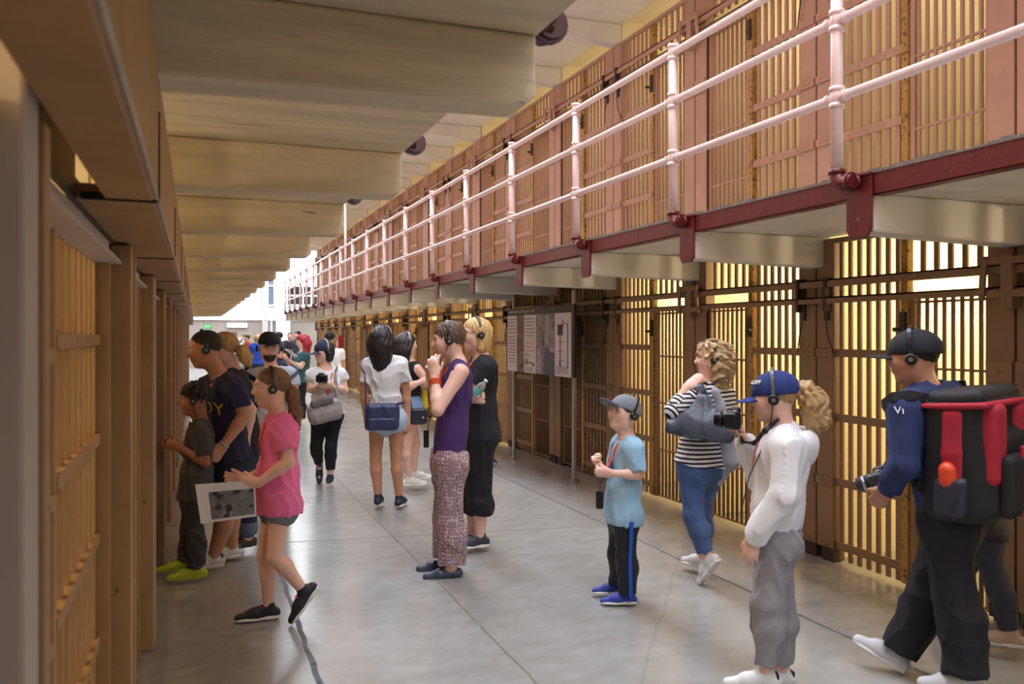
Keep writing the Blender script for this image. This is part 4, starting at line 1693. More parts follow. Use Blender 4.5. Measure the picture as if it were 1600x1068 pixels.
orient(o2, c - f * .238 + l * .02 - u * .04, -u, -f)
put('patch', sdf_mesh('patch', [rbox(c - f * .230 - l * .075 - u * .03, (.006, .045, .035), .005, Rb)], .004), mat('pale_blue_patch', (170, 186, 208), .5, var=.3, scale=20), bp)
for sd in (1, -1):
    p.strap([c + u * .20 + l * .10 * sd, p.sh[sd] - p.tl * .05 * sd + V3(0, 0, .07), p.sh[sd] - p.tl * .05 * sd + p.tf * .10 - V3(0, 0, .04),
             p.pel + (p.neck - p.pel) * .5 + p.tl * .11 * sd + p.tf * .14, c - u * .2 + l * .13 * sd + f * .10], M_BPK, .042, .008, 'shoulder_strap', bp)

# ------------------------------------------------ person half hidden behind the backpack
p = Person((1548, 1014), 'person almost hidden behind the red backpack, showing grey jeans and beige shoes', 'fair', .008, 1.36, .95)
p.pose(head=(1530, 648, 0), hh=.20, hyaw=-90, neck=(1534, 686, 0), pelvis=(1532, 830, 0), tyaw=-92, sw=.13, hw=.07,
       armL=[(1538, 752, -.15), (1520, 802, -.13)], armR=[(1536, 752, .15), (1522, 802, .13)],
       legL=[(1556, 905, -.07), (1580, 990, -.08)], legR=[(1500, 905, .07), (1466, 976, .10)], footL=(-85, 0), footR=(-85, 8))
p.body()
p.hair(hair_mat('brown', (86, 60, 42)), 'short')
p.tee(cloth('charcoal_shirt', (52, 50, 52)), hem=-.04, sleeve=1.85, wr=.004)
p.trousers(cloth('dark_grey_jeans', (62, 64, 74), var=.12, scale=16), end=1.92, hipg=.010, kneeg=.012, hemg=.014)
p.shoes(cloth('beige_canvas_shoe', (190, 164, 140), .7), L=.235)

# ------------------------------------------------ curly-haired woman with the grey bag
p = Person((1100, 910), 'person with curly blond hair in striped top and blue jeans walking off', 'fair', .006, 1.60, .98)
p.pose(head=(1112, 560, 0), hh=.222, hyaw=-82, neck=(1110, 602, 0), pelvis=(1094, 722, 0), tyaw=-128, pyaw=-132, sw=.155,
       armL=[(1052, 642, -.20), (1074, 604, -.16)], armR=[(1142, 655, .12), (1140, 700, .10)],
       legL=[(1084, 806, -.06), (1106, 872, -.08)], legR=[(1094, 806, .10), (1100, 870, .18)], footL=(-128, -52), footR=(-125, 0),
       handL=dict(curl=(30, 40, 30), d=(.5, .2, .4), pn=(.2, .6, -.5)))
p.body(bust=.9)


def stripe_mat(name, c1, c2, freq, axis='Z', duty=.5):
    if name in MATS:
        return MATS[name]
    m = bpy.data.materials.new(name)
    m.use_nodes = True
    nt = m.node_tree
    b = nt.nodes['Principled BSDF']
    b.inputs['Roughness'].default_value = .85
    tc = nt.nodes.new('ShaderNodeTexCoord')
    w = nt.nodes.new('ShaderNodeTexWave')
    w.bands_direction = axis
    w.inputs['Scale'].default_value = freq
    w.inputs['Distortion'].default_value = .5
    w.inputs['Detail Scale'].default_value = .6
    rp = nt.nodes.new('ShaderNodeValToRGB')
    rp.color_ramp.interpolation = 'CONSTANT'
    rp.color_ramp.elements[0].color = lin(c1)
    rp.color_ramp.elements[1].position = duty
    rp.color_ramp.elements[1].color = lin(c2)
    nt.links.new(tc.outputs['Object'], w.inputs[0])
    nt.links.new(w.outputs['Fac'], rp.inputs[0])
    nt.links.new(rp.outputs[0], b.inputs['Base Color'])
    MATS[name] = m
    return m


M_STR = stripe_mat('navy_white_stripes', (24, 26, 40), (226, 222, 224), 11.5, 'Z', .42)
p.tee(M_STR, sleeve=.98, hem=-.02, g=.014, wr=.003, name='striped_top', bust=.9)
# sleeve of the raised arm carries its own stripes across the forearm
p.part('sleeve', [cone(p.sh[1] + (p.arm[1][0] - p.sh[1]) * .15, p.arm[1][0], .066, .056, .03), cone(p.arm[1][0], p.arm[1][0] + (p.arm[1][1] - p.arm[1][0]) * .45, .054, .046, .02)],
       stripe_mat('navy_white_sleeve_stripes', (24, 26, 40), (226, 222, 224), 14, 'DIAGONAL', .42))
p.trousers(cloth('blue_jeans', (74, 98, 146), var=.16, scale=12, bump=.2), end=1.86, hipg=.008, kneeg=.014, hemg=.012, wr=.005)
p.shoes(cloth('white_sneaker', (218, 216, 214), .6), laces=MATS['white_laces'])
p.hair(hair_mat('curly_blond', (188, 160, 120)), 'curly', length=.10, amp=.011)
p.headphones('dark headphones in the curly blond hair of the woman in stripes', over=.56, wide=.41, cord=None)
M_CARD = cloth('pale_grey_cardigan', (160, 164, 176), var=.05)
p.part('cardigan', [cone(p.on_shirt(.06, .93, .0, -1), p.on_shirt(-.02, .5, .01, -1), .035, .05, .04), cone(p.on_shirt(-.02, .5, .01, -1), p.on_shirt(-.10, .1, .02, -1), .05, .06, .04),
                    cone(p.on_shirt(-.10, .1, .02, -1), p.on_shirt(-.12, -.18, .02, -1), .055, .06, .04)], M_CARD, None, wrinkle(.007, 26, 77))
bg_ = p.own('handbag', 'grey slouchy leather handbag under the arm of the curly-haired woman', 'handbag')
M_GREYL = mat('grey_leather', (82, 88, 102), .38, var=.15, scale=12, bump=.2, bscale=40)
c = p.J(1088, 655, -.30)
put('bag_body', sdf_mesh('bag_body', [cone(p.J(1048, 665, -.25), p.J(1130, 674, -.25), .045, .075, .05, .8, V3(0, 1, 0)),
                                      cone(p.J(1086, 655, -.25), p.J(1098, 628, -.23), .085, .035, .08, .7, V3(0, 1, 0)),
                                      cone(p.J(1108, 660, -.25), p.J(1102, 628, -.23), .085, .035, .08, .7, V3(0, 1, 0)), cut(p.J(1090, 684, -.25), V3(-.10, 0, -1))],
    .006, wrinkle(.012, 26, 14)), M_GREYL, bg_)
put('bag_base', sdf_mesh('bag_base', [cone(p.J(1046, 671, -.25), p.J(1132, 680, -.25), .030, .062, .03, .8, V3(0, 1, 0)), cut(p.J(1090, 687, -.25), V3(-.10, 0, -1))], .006, wrinkle(.006, 24, 15)),
    mat('dark_grey_leather', (56, 60, 72), .4, var=.15), bg_)
for q in (0, 1):
    p.strap([p.J(1090 + 14 * q, 634, -.27 + .04 * q), p.sh[1] + V3(.03 - .02 * q, -.07, .02), p.sh[1] + V3(.04, 0, .075), p.J(1104 + 8 * q, 634, -.20)], M_GREYL, .018, .006, 'handle', bg_)

# ------------------------------------------------ boy in the pale blue T-shirt
p = Person((972, 940), 'person in grey cap and pale blue T-shirt looking up, a boy', 'fair', .0052, 1.24, .90)
p.browmat = hair_mat('light_brown', (150, 112, 80))
p.pose(head=(974, 646, 0), hh=.203, hyaw=-52, neck=(979, 686, 0), pelvis=(973, 800, 0), tyaw=-72, hpitch=14, sw=.118, hw=.062,
       armL=[(997, 741, -.13), (954, 739, -.17)], armR=[(958, 742, .12), (940, 730, -.02)],
       legL=[(978, 872, -.06), (980, 928, -.06)], legR=[(966, 866, .06), (966, 912, .10)], footL=(-82, 0), footR=(-80, 0),
       handL=dict(d=(-.9, -.1, .05), pn=(.1, 1, .3), curl=(40, 60, 40), size=.13), handR=dict(d=(-.6, -.3, .7), pn=(.5, -.3, .5), curl=(45, 60, 40), size=.13))
p.body()
M_SKY = cloth('pale_blue_jersey', (150, 190, 218), var=.04)
p.tee(M_SKY, sleeve=.88, hem=-.14, g=.018, loose=.012, wr=.005, sl_g=.022, hipw=.92, waist=1.1)
M_TR = cloth('black_tracksuit', (20, 21, 30), .6, var=.1)
p.trousers(M_TR, end=1.97, hipg=.012, kneeg=.022, hemg=.030, wr=.004)
for sd in (1, -1):
    kn, an = p.leg[sd]
    side = p.pl * sd
    pts = [p.hip[sd] + side * .105 - V3(0, 0, .02), kn + side * .076, kn + (an - kn) * .55 + side * .072, an + side * .066]
    MB().strip(pts, [unit(p.pf)] * 4, [unit(side)] * 4, .022, .008).build('side_stripe', mat('bright_blue_stripe', (32, 84, 190), .6), p.o)
p.shoes(cloth('blue_runner', (48, 66, 160), .6, var=.1), L=.215, laces=mat('lime_laces', (170, 220, 90), .6))
M_GCAP = cloth('grey_cap_twill', (124, 128, 140), var=.05)
p.cap(M_GCAP, brim=.50, tilt=9, bw=.41, brimdrop=-.06, flatb=.35, up=.02)
p.hair(hair_mat('brown', (86, 60, 42)), 'short', amp=.001)
p.headphones('black headphones on the boy in the grey cap', over=.625, wide=.435, back=.25)
p.lanyard(.50, M_LANY, .014, hold=p.J(944, 738, -.08))
for i, ww in enumerate((.075, .085, .08, .07, .085, .06)):
    t_ = .70 - .035 * i
    pts = [p.on_shirt(.005 + ww * (q / 4 - .5), t_, .003) for q in range(5)]
    p.strap(pts, mat('navy_print', (66, 84, 140), .7), .011 if i < 4 else .006, .002, 'chest_print', off=.003)
o = MB()
c = p.J(937, 780, -.05)
dev = put('audio_guide', sdf_mesh('audio_guide', [rbox(c, (.022, .014, .055), .008)], .0035), M_BLACKP, p.o)
MB().tube([p.J(944, 742, -.08), p.J(938, 756, -.06), c + V3(0, 0, .05)], .003, 6).build('cord', M_PHONE, dev)

# ------------------------------------------------ woman in the purple vest, hand at her mouth
p = Person((700, 896), 'person in purple tank top and patterned trousers with hand at mouth', 'fair', .0055, 1.68, .98)
p.browmat = hair_mat('brown', (86, 60, 42))
p.pose(head=(700, 531, 0), hh=.232, hyaw=-88, neck=(716, 566, 0), pelvis=(701, 718, 0), tyaw=-85, hpitch=-6, sw=.150,
       armL=[(684, 640, -.24), (679, 589, -.14)], armR=[(686, 642, .12), (674, 596, .03)],
       legL=[(704, 815, -.08), (706, 886, -.07)], legR=[(696, 812, .09), (694, 874, .12)], footL=(-82, 0), footR=(-80, 0),
       handL=dict(d=(-.12, .15, 1), pn=(.35, .9, 0), curl=(12, 30, 25), size=.175), handR=dict(d=(-.1, -.1, 1), pn=(.4, -.9, 0), curl=(30, 45, 30), size=.17))
p.body(bust=1.0)
M_PURP = cloth('purple_rib_jersey', (70, 44, 104), var=.05)
p.tee(M_PURP, strap=True, hem=.06, g=.008, loose=.0, wr=.004, name='tank_top', neckr=1.35, neckdrop=.02, bust=1.0)
for sd in (1, -1):
    # open the armholes
    pass


def pattern_mat():
    m = bpy.data.materials.new('purple_cream_print')
    m.use_nodes = True
    nt = m.node_tree
    b = nt.nodes['Principled BSDF']
    b.inputs['Roughness'].default_value = .8
    tc = nt.nodes.new('ShaderNodeTexCoord')
    mp = nt.nodes.new('ShaderNodeMapping')
    mp.inputs['Scale'].default_value = (62, 62, 40)
    nt.links.new(tc.outputs['Object'], mp.inputs[0])
    v = nt.nodes.new('ShaderNodeTexVoronoi')
    v.distance = 'MANHATTAN'
    v.inputs['Scale'].default_value = 1
    v.inputs['Randomness'].default_value = .35
    nt.links.new(mp.outputs[0], v.inputs['Vector'])
    rp = nt.nodes.new('ShaderNodeValToRGB')
    rp.color_ramp.interpolation = 'CONSTANT'
    e = rp.color_ramp.elements
    e[0].color = lin((72, 50, 120))
    e[1].position, e[1].color = .30, lin((206, 182, 168))
    for ps, cc in ((.46, (150, 92, 80)), (.62, (92, 66, 112)), (.80, (196, 172, 168))):
        q = e.new(ps)
        q.color = lin(cc)
    nt.links.new(v.outputs['Distance'], rp.inputs[0])
    nt.links.new(rp.outputs[0], b.inputs['Base Color'])
    return m


p.trousers(pattern_mat(), end=1.93, hipg=.010, kneeg=.030, hemg=.046, top=.10, wr=.008)
p.shoes(cloth('navy_ballet_flat', (56, 66, 84), .4), sole=mat('dark_sole', (30, 30, 34), .6), low=True, name='ballet_flat')
p.hair(hair_mat('short_brown', (92, 68, 52)), 'short', amp=.006)
p.headphones('black headphones on the short-haired woman in the purple top', over=.58, wide=.42, cord=(1, [p.J(690, 560, -.14), p.J(684, 600, -.15)]))
p.lanyard(.74, M_LANY, .014)
for q in range(3):
    wv = p.arm[1][1] + (p.arm[1][0] - p.arm[1][1]) * (.10 + .06 * q)
    ax = unit(p.arm[1][0] - p.arm[1][1])
    a_, b_ = p._perp(ax)
    MB().tube([wv + (a_ * math.cos(t) + b_ * math.sin(t)) * .036 for t in np.linspace(0, 2 * math.pi, 19)[:-1]], .005, 6, closed=True).build('bracelet', M_LANY, p.o)
dv = p.part('audio_guide', [rbox(p.J(666, 685, -.05), (.018, .014, .06), .008)], M_BLACKP, .0035)
MB().tube([p.J(672, 650, -.06), p.J(669, 668, -.06), p.J(666, 676, -.05)], .003, 6).build('cord', M_PHONE, dv)

# ------------------------------------------------ blond woman with glasses and water bottle
p = Person((748, 858), 'person with blond bob and glasses in black T-shirt and black cropped trousers', 'fair', .006, 1.72, 1.0)
p.browmat = hair_mat('blond', (206, 172, 116))
p.pose(head=(742, 522, 0), hh=.236, hyaw=-68, neck=(753, 560, 0), pelvis=(746, 676, 0), tyaw=-74, sw=.165,
       armL=[(732, 618, -.16), (714, 606, -.04)], armR=[(722, 628, .06), (731, 623, -.26)],
       legL=[(748, 765, -.07), (750, 838, -.07)], legR=[(738, 765, .10), (738, 834, .12)], footL=(-70, 0), footR=(-75, 0),
       handR=dict(d=(.6, -.15, -.1), pn=(-.2, .2, .9), curl=(45, 50, 30), size=.18))
p.body(bust=.8)
M_BTEE = cloth('black_jersey', (28, 28, 36), var=.08)
p.tee(M_BTEE, sleeve=.62, hem=-.08, g=.013, wr=.005, bust=.8, neckdrop=.02)
p.trousers(cloth('black_cotton_trousers', (22, 22, 26), var=.1), end=1.52, hipg=.018, kneeg=.034, hemg=.052, wr=.008)
p.shoes(cloth('charcoal_runner', (54, 58, 68), .6, var=.2, scale=30), laces=mat('grey_laces', (170, 172, 178), .6))
p.hair(HAIR['blond'], 'bob', length=.40, amp=.004)
p.headphones('grey headphones on the blond bob of the woman in black', over=.58, wide=.43, band_m=MATS['grey_headband'])
p.lanyard(.70, M_LANY, .016)
mb = MB()
for sd in (1, -1):
    cc = p.hp(.43, sd * .15, .03)
    mb.tube([cc + p.hl * math.cos(t) * .115 * p.hh + p.hu * math.sin(t) * .085 * p.hh for t in np.linspace(0, 2 * math.pi, 17)[:-1]], .0022, 6, closed=True)
    mb.tube([p.hp(.42, sd * .26, .05), p.hp(.1, sd * .35, .06), p.hp(-.03, sd * .37, .02)], .0022, 6)
mb.tube([p.hp(.46, .04, .05), p.hp(.46, -.04, .05)], .002, 6)
mb.build('glasses', M_BLACKP, p.o)
bt = p.own('water_bottle', 'clear plastic water bottle with green label held by the woman in black', 'bottle')
a, b_ = p.J(738, 622, -.31), p.J(755, 600, -.31)
ax = unit(b_ - a)
M_PET = mat('clear_plastic', (224, 236, 240), .08, var=.02, trans=.85)
P_ = lambda t: a + ax * t
MB().tube([P_(-.02), P_(-.015), P_(.10), P_(.125), P_(.14), P_(.15)], [.026, .031, .031, .024, .013, .012], 18).build('bottle_body', M_PET, bt)
MB().tube([P_(.03), P_(.085)], .0316, 18, cap=False).build('bottle_label', mat('green_label', (84, 158, 140), .5, var=.2, scale=20), bt)
MB().tube([P_(.148), P_(.165)], .0145, 14).build('bottle_cap', mat('white_plastic', (236, 238, 240), .4), bt)

# ------------------------------------------------ someone hidden behind her
p = Person((752, 726), 'person hidden behind the blond woman in black, only a dark blue shoe showing', 'fair', .010, 1.60, .80)
p.pose(head=(746, 540, 0), hh=.20, hyaw=92, neck=(745, 566, 0), pelvis=(746, 626, 0), tyaw=95, sw=.10, hw=.06,
       armL=[(752, 594, .10), (764, 622, .10)], armR=[(750, 594, -.1), (766, 622, -.08)],
       legL=[(748, 672, .07), (752, 713, .08)], legR=[(746, 672, -.06), (754, 716, -.06)], footL=(90, 0), footR=(90, 0))
p.body()
p.hair(HAIR['brown'], 'short')
p.tee(M_BTEE, hem=-.1, sleeve=1.8, wr=0)
p.trousers(MATS['black_cotton_trousers'], end=1.95, wr=0)
p.shoes(cloth('dark_blue_shoe', (44, 54, 84), .6))

# ------------------------------------------------ black-haired woman from behind
p = Person((606, 795), 'person with long black hair seen from behind in white T-shirt and denim shorts', 'tan', .006, 1.66, .95)
p.pose(head=(597, 530, 0), hh=.232, hyaw=160, neck=(601, 560, 0), pelvis=(604, 652, 0), tyaw=172, sw=.150, hw=.085,
       armR=[(635, 612, .02), (637, 652, .0)], armL=[(569, 610, .04), (572, 650, .05)],
       legL=[(587, 716, 0), (591, 776, 0)], legR=[(619, 714, 0), (624, 778, 0)], footL=(172, 0), footR=(160, 0),
       handR=dict(curl=(15, 25, 20), d=(.1, 0, -1)))
p.body()
M_WTEE = cloth('white_jersey', (226, 224, 228), var=.03, bump=.05)
p.tee(M_WTEE, sleeve=.62, hem=.10, g=.012, wr=.006, sl_g=.017, waist=.92)
M_DEN = cloth('pale_denim', (176, 192, 210), var=.1, scale=24, bump=.25)
p.trousers(M_DEN, end=.24, hipg=.014, hemg=.018, name='shorts', wr=.004)
p.shoes(cloth('navy_runner', (36, 42, 62), .6), L=.235, laces=MATS['white_laces'])
p.hair(hair_mat('black', (22, 20, 24)), 'long', length=.20, amp=.004)
p.headphones('headphones with pale band on the long-haired woman in the white T-shirt', over=.575, wide=.43, band_m=mat('pale_headband', (176, 182, 190), .4))
b_ = p.own('shoulder_bag', 'navy blue shoulder bag on the hip of the woman in the white T-shirt', 'bag')
M_NAVYL = mat('navy_nylon', (44, 52, 88), .5, var=.12, scale=14, bump=.2, bscale=30)
c = p.J(597, 651, -.17)
put('bag_body', sdf_mesh('bag_body', [rbox(c, (.155, .055, .125), .05, None, .02)], .006, wrinkle(.008, 22, 31)), M_NAVYL, b_)
put('pocket', sdf_mesh('pocket', [rbox(c + V3(0, -.045, -.06), (.125, .02, .055), .018)], .005, wrinkle(.004, 24, 32)), M_NAVYL, b_)
p.strap([c + V3(-.145, 0, .09), p.J(571, 600, -.12), p.J(570, 572, -.02), p.J(575, 560, .06)], M_NAVYL, .02, .005, 'bag_strap', b_)
p.strap([c + V3(.13, .0, .11), p.J(624, 628, .08), p.J(612, 620, .18)], M_NAVYL, .02, .005, 'bag_strap', b_)

# ------------------------------------------------ girl in the black top behind her
p = Person((640, 765), 'person with dark hair in black strap top, denim shorts and white high-top sneakers', 'fair', .0065, 1.62, .92)
p.pose(head=(636, 538, 0), hh=.232, hyaw=112, neck=(640, 567, 0), pelvis=(641, 634, 0), tyaw=118, sw=.155, hw=.08,
       armR=[(667, 593, -.14), (650, 599, -.20)], armL=[(664, 600, .14), (656, 598, -.02)],
       legR=[(637, 694, -.07), (638, 748, -.06)], legL=[(649, 690, .08), (646, 738, .10)], footL=(100, 0), footR=(98, 0),
       handL=dict(d=(-.6, -.4, 0), curl=(20, 30, 20)))
p.body(bust=.8)
p.tee(cloth('black_top', (20, 20, 24), var=.1), strap=True, hem=.24, g=.008, loose=0, wr=.002, name='strap_top', neckr=1.7, neckdrop=.05, bust=.8)
M_DEN2 = cloth('blue_denim', (124, 156, 196), var=.2, scale=26, bump=.25)
p.trousers(M_DEN2, end=.26, top=.24, hipg=.012, hemg=.016, name='shorts', wr=.004)
p.shoes(cloth('cream_canvas', (226, 222, 214), .7), L=.25, laces=MATS['white_laces'], collar=.10, name='high_top')
p.hair(hair_mat('dark_brown_long', (46, 36, 36)), 'long', length=.17, amp=.005)
p.headphones('headphones with pale band on the girl in the black strap top', over=.575, wide=.43, band_m=MATS['pale_headband'])
b_ = p.own('shoulder_bag', 'small black shoulder bag on the hip of the girl in the black strap top', 'bag')
c = p.J(654, 650, -.20)
M_BLKL = mat('black_leather', (40, 44, 54), .35, var=.15, bump=.2, bscale=30)
put('bag_body', sdf_mesh('bag_body', [rbox(c, (.085, .04, .085), .035, None, .02)], .006, wrinkle(.004, 24, 35)), M_BLKL, b_)
put('bag_flap', sdf_mesh('bag_flap', [rbox(c + V3(0, -.025, .03), (.075, .022, .05), .02)], .005), M_BLKL, b_)
MB().sphere(c + V3(.045, -.045, -.01), .011, 10, 8).build('clasp', M_PSILV, b_)
p.strap([c + V3(-.07, 0, .07), p.J(640, 610, -.18), p.J(641, 575, -.10), p.J(642, 563, .0)], M_BLKL, .016, .004, 'bag_strap', b_)
y_ = p.own('pouch', 'small yellow pouch hanging beside the girl in the black strap top', 'pouch')
put('pouch_body', sdf_mesh('pouch_body', [cone(p.J(663, 612, -.05), p.J(664, 634, -.05), .022, .04, .02, .5, V3(0, 1, 0))], .005), cloth('yellow_cloth', (214, 180, 50)), y_)
put('drawstring', MB().tube([p.J(663, 606, -.05), p.J(660, 598, -.05), p.J(657, 590, -.08)], .004, 6).mesh('drawstring'), MATS['yellow_cloth'], y_)

# ------------------------------------------------ woman in the navy cap with the taupe bag
p = Person((512, 757), 'person in navy cap and white top walking up with a taupe bag across her', 'fair', .006, 1.56, .98)
p.browmat = HAIR['dark_brown']
p.pose(head=(505, 549, 0), hh=.222, hyaw=-58, neck=(510, 577, 0), pelvis=(511, 646, 0), tyaw=4, sw=.158, hw=.08,
       armR=[(485, 608, -.02), (502, 603, -.20)], armL=[(539, 610, -.02), (515, 603, -.20)],
       legR=[(494, 698, -.02), (499, 728, .16)], legL=[(517, 698, -.08), (516, 742, -.06)], footR=(0, -55), footL=(-5, 0),
       handR=dict(d=(.6, -.2, .1), pn=(.1, .8, .2), curl=(40, 50, 30)), handL=dict(d=(-.6, -.2, .1), pn=(-.1, .8, .2), curl=(40, 50, 30)))
p.body(bust=1.0)
p.tee(M_WTEE, sleeve=.40, hem=-.02, g=.012, wr=.004, bust=1.0)
p.trousers(cloth('black_slim_trousers', (20, 20, 26), var=.1), end=1.80, hipg=.006, kneeg=.008, hemg=.008, wr=.003)
p.shoes(cloth('black_high_top', (34, 38, 52), .6), laces=MATS['grey_laces'], collar=.07)
p.cap(cloth('dark_navy_cap', (36, 42, 66)), brim=.40, tilt=-6, bw=.34, brimdrop=.10)
p.hair(HAIR['dark_brown_long'], 'bob', length=.30, amp=.006)
p.headphones('headphones with pale band over the cap of the woman carrying the taupe bag', over=.625, wide=.435, band_m=MATS['pale_headband'])
p.lanyard(.45, M_LANY, .016)
camera_body(p, p.J(502, 591, -.24), -5, 'black camera hanging at the chest of the woman with the taupe bag', .11, .06)
b_ = p.own('shoulder_bag', 'large taupe shoulder bag carried in front by the woman in the navy cap', 'bag')
M_TAUPE = mat('taupe_canvas', (150, 138, 134), .55, var=.08, bump=.2, bscale=40)
c = p.J(508, 641, -.20)
R_ = crossbody_R(0, 0, 14)
put('bag_body', sdf_mesh('bag_body', [rbox(c, (.075, .175, .105), .06, R_, .03), rbox(c - V3(0, 0, .05), (.085, .165, .07), .05, R_, .04)], .006, wrinkle(.008, 20, 41)), M_TAUPE, b_)
put('bag_flap', sdf_mesh('bag_flap', [rbox(c + V3(-.03, -.03, .09), (.06, .12, .045), .03, R_, .02)], .006, wrinkle(.005, 20, 42)), mat('brown_grey_canvas', (104, 92, 90), .6), b_)
p.strap([c + V3(.15, .02, .11), p.J(526, 610, -.17), p.J(524, 585, -.13), p.J(523, 572, .0)], M_TAUPE, .035, .005, 'bag_strap', b_)

# ------------------------------------------------ bearded man in the black cap
p = Person((424, 786), 'person with beard, black cap and grey T-shirt facing the camera', 'fair', .0065, 1.66, 1.05)
p.browmat = HAIR['dark_brown']
p.pose(head=(421, 543, 0), hh=.245, hyaw=4, neck=(424, 577, 0), pelvis=(426, 668, 0), tyaw=4, hpitch=-8, sw=.175,
       armR=[(394, 625, .02), (404, 660, -.06)], armL=[(461, 616, -.04), (440, 606, -.22)],
       legL=[(440, 728, 0), (440, 770, 0)], legR=[(412, 728, 0), (412, 770, 0)])
p.body()
hh_, R_ = p.hh, p.head_R()
nb_ = unit(p.hu + p.hf * .4)
p.part('beard', [ell(p.hp(.09, 0, -.14), (.338 * hh_, .300 * hh_, .372 * hh_), R_, .03), ell(p.hp(.24, 0, -.405), (.155 * hh_, .16 * hh_, .122 * hh_), R_, .03),
                 cut(p.hp(.3, 0, -.19), nb_), ell(p.hp(.345, 0, -.19), (.075 * hh_, .105 * hh_, .028 * hh_), R_, .008)], HAIR['dark_brown'], .005, p._hairdisp('short', .002))
p.tee(cloth('light_grey_jersey', (176, 180, 186), var=.05), sleeve=.62, hem=-.06, g=.016, wr=.005, sl_g=.022)
p.trousers(cloth('dark_jeans', (44, 50, 70), var=.12), end=1.95)
p.shoes(MATS['charcoal_runner'])
p.cap(M_BLKCAP, brim=.34, tilt=7, bw=.36, brimdrop=.04, up=.06)
p.hair(HAIR['dark_brown'], 'crop', amp=.001)
p.headphones('black headphones on the bearded man in the black cap', over=.625, wide=.435)
p.lanyard(.30, M_LANY, .014)
bp = p.own('backpack', 'backpack with grey straps worn by the bearded man', 'backpack')
put('pack_body', sdf_mesh('pack_body', [rbox(p.pel + (p.neck - p.pel) * .55 - p.tf * .24, (.08, .14, .21), .05, np.stack([p.tf, p.tl, p.up]))], .008), M_BPK, bp)
for sd in (1, -1):
    at = lambda t: p.pel + (p.neck - p.pel) * t
    p.strap([at(.9) + p.tl * .105 * sd - p.tf * .13, p.sh[sd] - p.tl * .06 * sd + V3(0, 0, .06), at(.75) + p.tl * .12 * sd + p.tf * .12, at(.42) + p.tl * .13 * sd + p.tf * .12,
             at(.3) + p.tl * .15 * sd - p.tf * .06], mat('blue_grey_webbing', (104, 116, 142), .7) if sd > 0 else M_BPK, .05, .008, 'shoulder_strap', bp)

# ------------------------------------------------ red-haired woman
p = Person((466, 665), 'person with long red hair and teal top reading a booklet', 'fair', .009, 1.60, 1.12)
p.pose(head=(472, 533, 0), hh=.235, hyaw=-82, neck=(473, 551, 0), pelvis=(469, 596, 0), tyaw=-70, hpitch=-14, sw=.16,
       armL=[(470, 573, -.18), (453, 564, -.26)], armR=[(456, 573, .10), (449, 563, -.06)],
       legL=[(470, 626, -.06), (473, 655, -.06)], legR=[(462, 626, .08), (464, 654, .10)], footL=(-60, 0), footR=(-70, 0),
       handL=dict(curl=(25, 30, 20), pn=(0, 0, 1)), handR=dict(curl=(25, 30, 20), pn=(0, 0, 1)))
p.body(bust=1.1)
p.tee(cloth('teal_jersey', (38, 82, 86)), sleeve=.5, hem=-.02, wr=.004, bust=1.1)
p.trousers(MATS['black_slim_trousers'], end=1.95, hipg=.008, kneeg=.010, hemg=.012)
p.shoes(cloth('white_shoe', (226, 226, 228), .6))
p.hair(hair_mat('red', (168, 36, 52)), 'long', length=.30, amp=.006)
bk = p.own('booklet', 'white booklet held open by the red-haired woman in teal', 'booklet')
c = p.J(454, 553, -.20)
for q, sg in ((0, 1), (1, -1)):
    R_ = crossbody_R(-80, 40)
    f, l, u = R_
    put('page', MB().hexa([tuple(c + l * sg * 0 - f * .1 + u * 0), tuple(c + l * sg * .14 - f * .1 + u * .03), tuple(c + l * sg * .14 + f * .1 + u * .03), tuple(c + f * .1),
                           tuple(c - f * .1 + u * .006), tuple(c + l * sg * .14 - f * .1 + u * .036), tuple(c + l * sg * .14 + f * .1 + u * .036), tuple(c + f * .1 + u * .006)]).mesh('page'),
        mat('white_paper', (232, 232, 232), .7, var=.02), bk)

# ------------------------------------------------ man in white shirt and cap farther on
p = Person((522, 652), 'person in black cap and white shirt behind the woman in the navy cap', 'tan', .009, 1.62, 1.08)
p.pose(head=(515, 528, 0), hh=.235, hyaw=190, neck=(518, 547, 0), pelvis=(521, 592, 0), tyaw=185, sw=.185,
       armR=[(536, 570, .02), (536, 592, .0)], armL=[(503, 570, .02), (503, 592, 0)],
       legL=[(515, 622, 0), (516, 644, 0)], legR=[(527, 622, 0), (528, 644, 0)])
p.body()
p.tee(M_WTEE, sleeve=.6, hem=-.08, g=.018, wr=.004)
p.trousers(MATS['dark_jeans'], end=1.95)
p.shoes(MATS['charcoal_runner'])
p.cap(M_BLKCAP, brim=.36, tilt=0)
p.hair(HAIR['dark_brown'], 'short', amp=.001)

# ------------------------------------------------ boy in the dark T-shirt at the bars
p = Person((300, 905), 'person in dark grey T-shirt and lime green shoes at the left bars, a boy', 'brown', .0055, 1.28, .92)
p.browmat = EYE
p.pose(head=(303, 624, 0), hh=.20, hyaw=-96, neck=(314, 660, 0), pelvis=(305, 775, 0), tyaw=-92, hpitch=-4, sw=.122, hw=.066,
       armL=[(321, 722, -.16), (284, 700, -.14)], armR=[(300, 716, .14), (277, 698, .04)],
       legL=[(304, 830, -.06), (308, 888, -.06)], legR=[(296, 830, .08), (288, 876, .10)], footL=(-88, 0), footR=(-85, 0),
       handL=dict(d=(-.8, .1, .3), pn=(.1, .9, .4), curl=(35, 45, 30), size=.14), handR=dict(d=(-.8, -.2, .3), pn=(.2, -.9, .3), curl=(35, 45, 30), size=.14))
p.body()
p.tee(cloth('dark_grey_jersey', (66, 64, 64)), sleeve=.80, hem=-.04, g=.018, wr=.005, sl_g=.02)
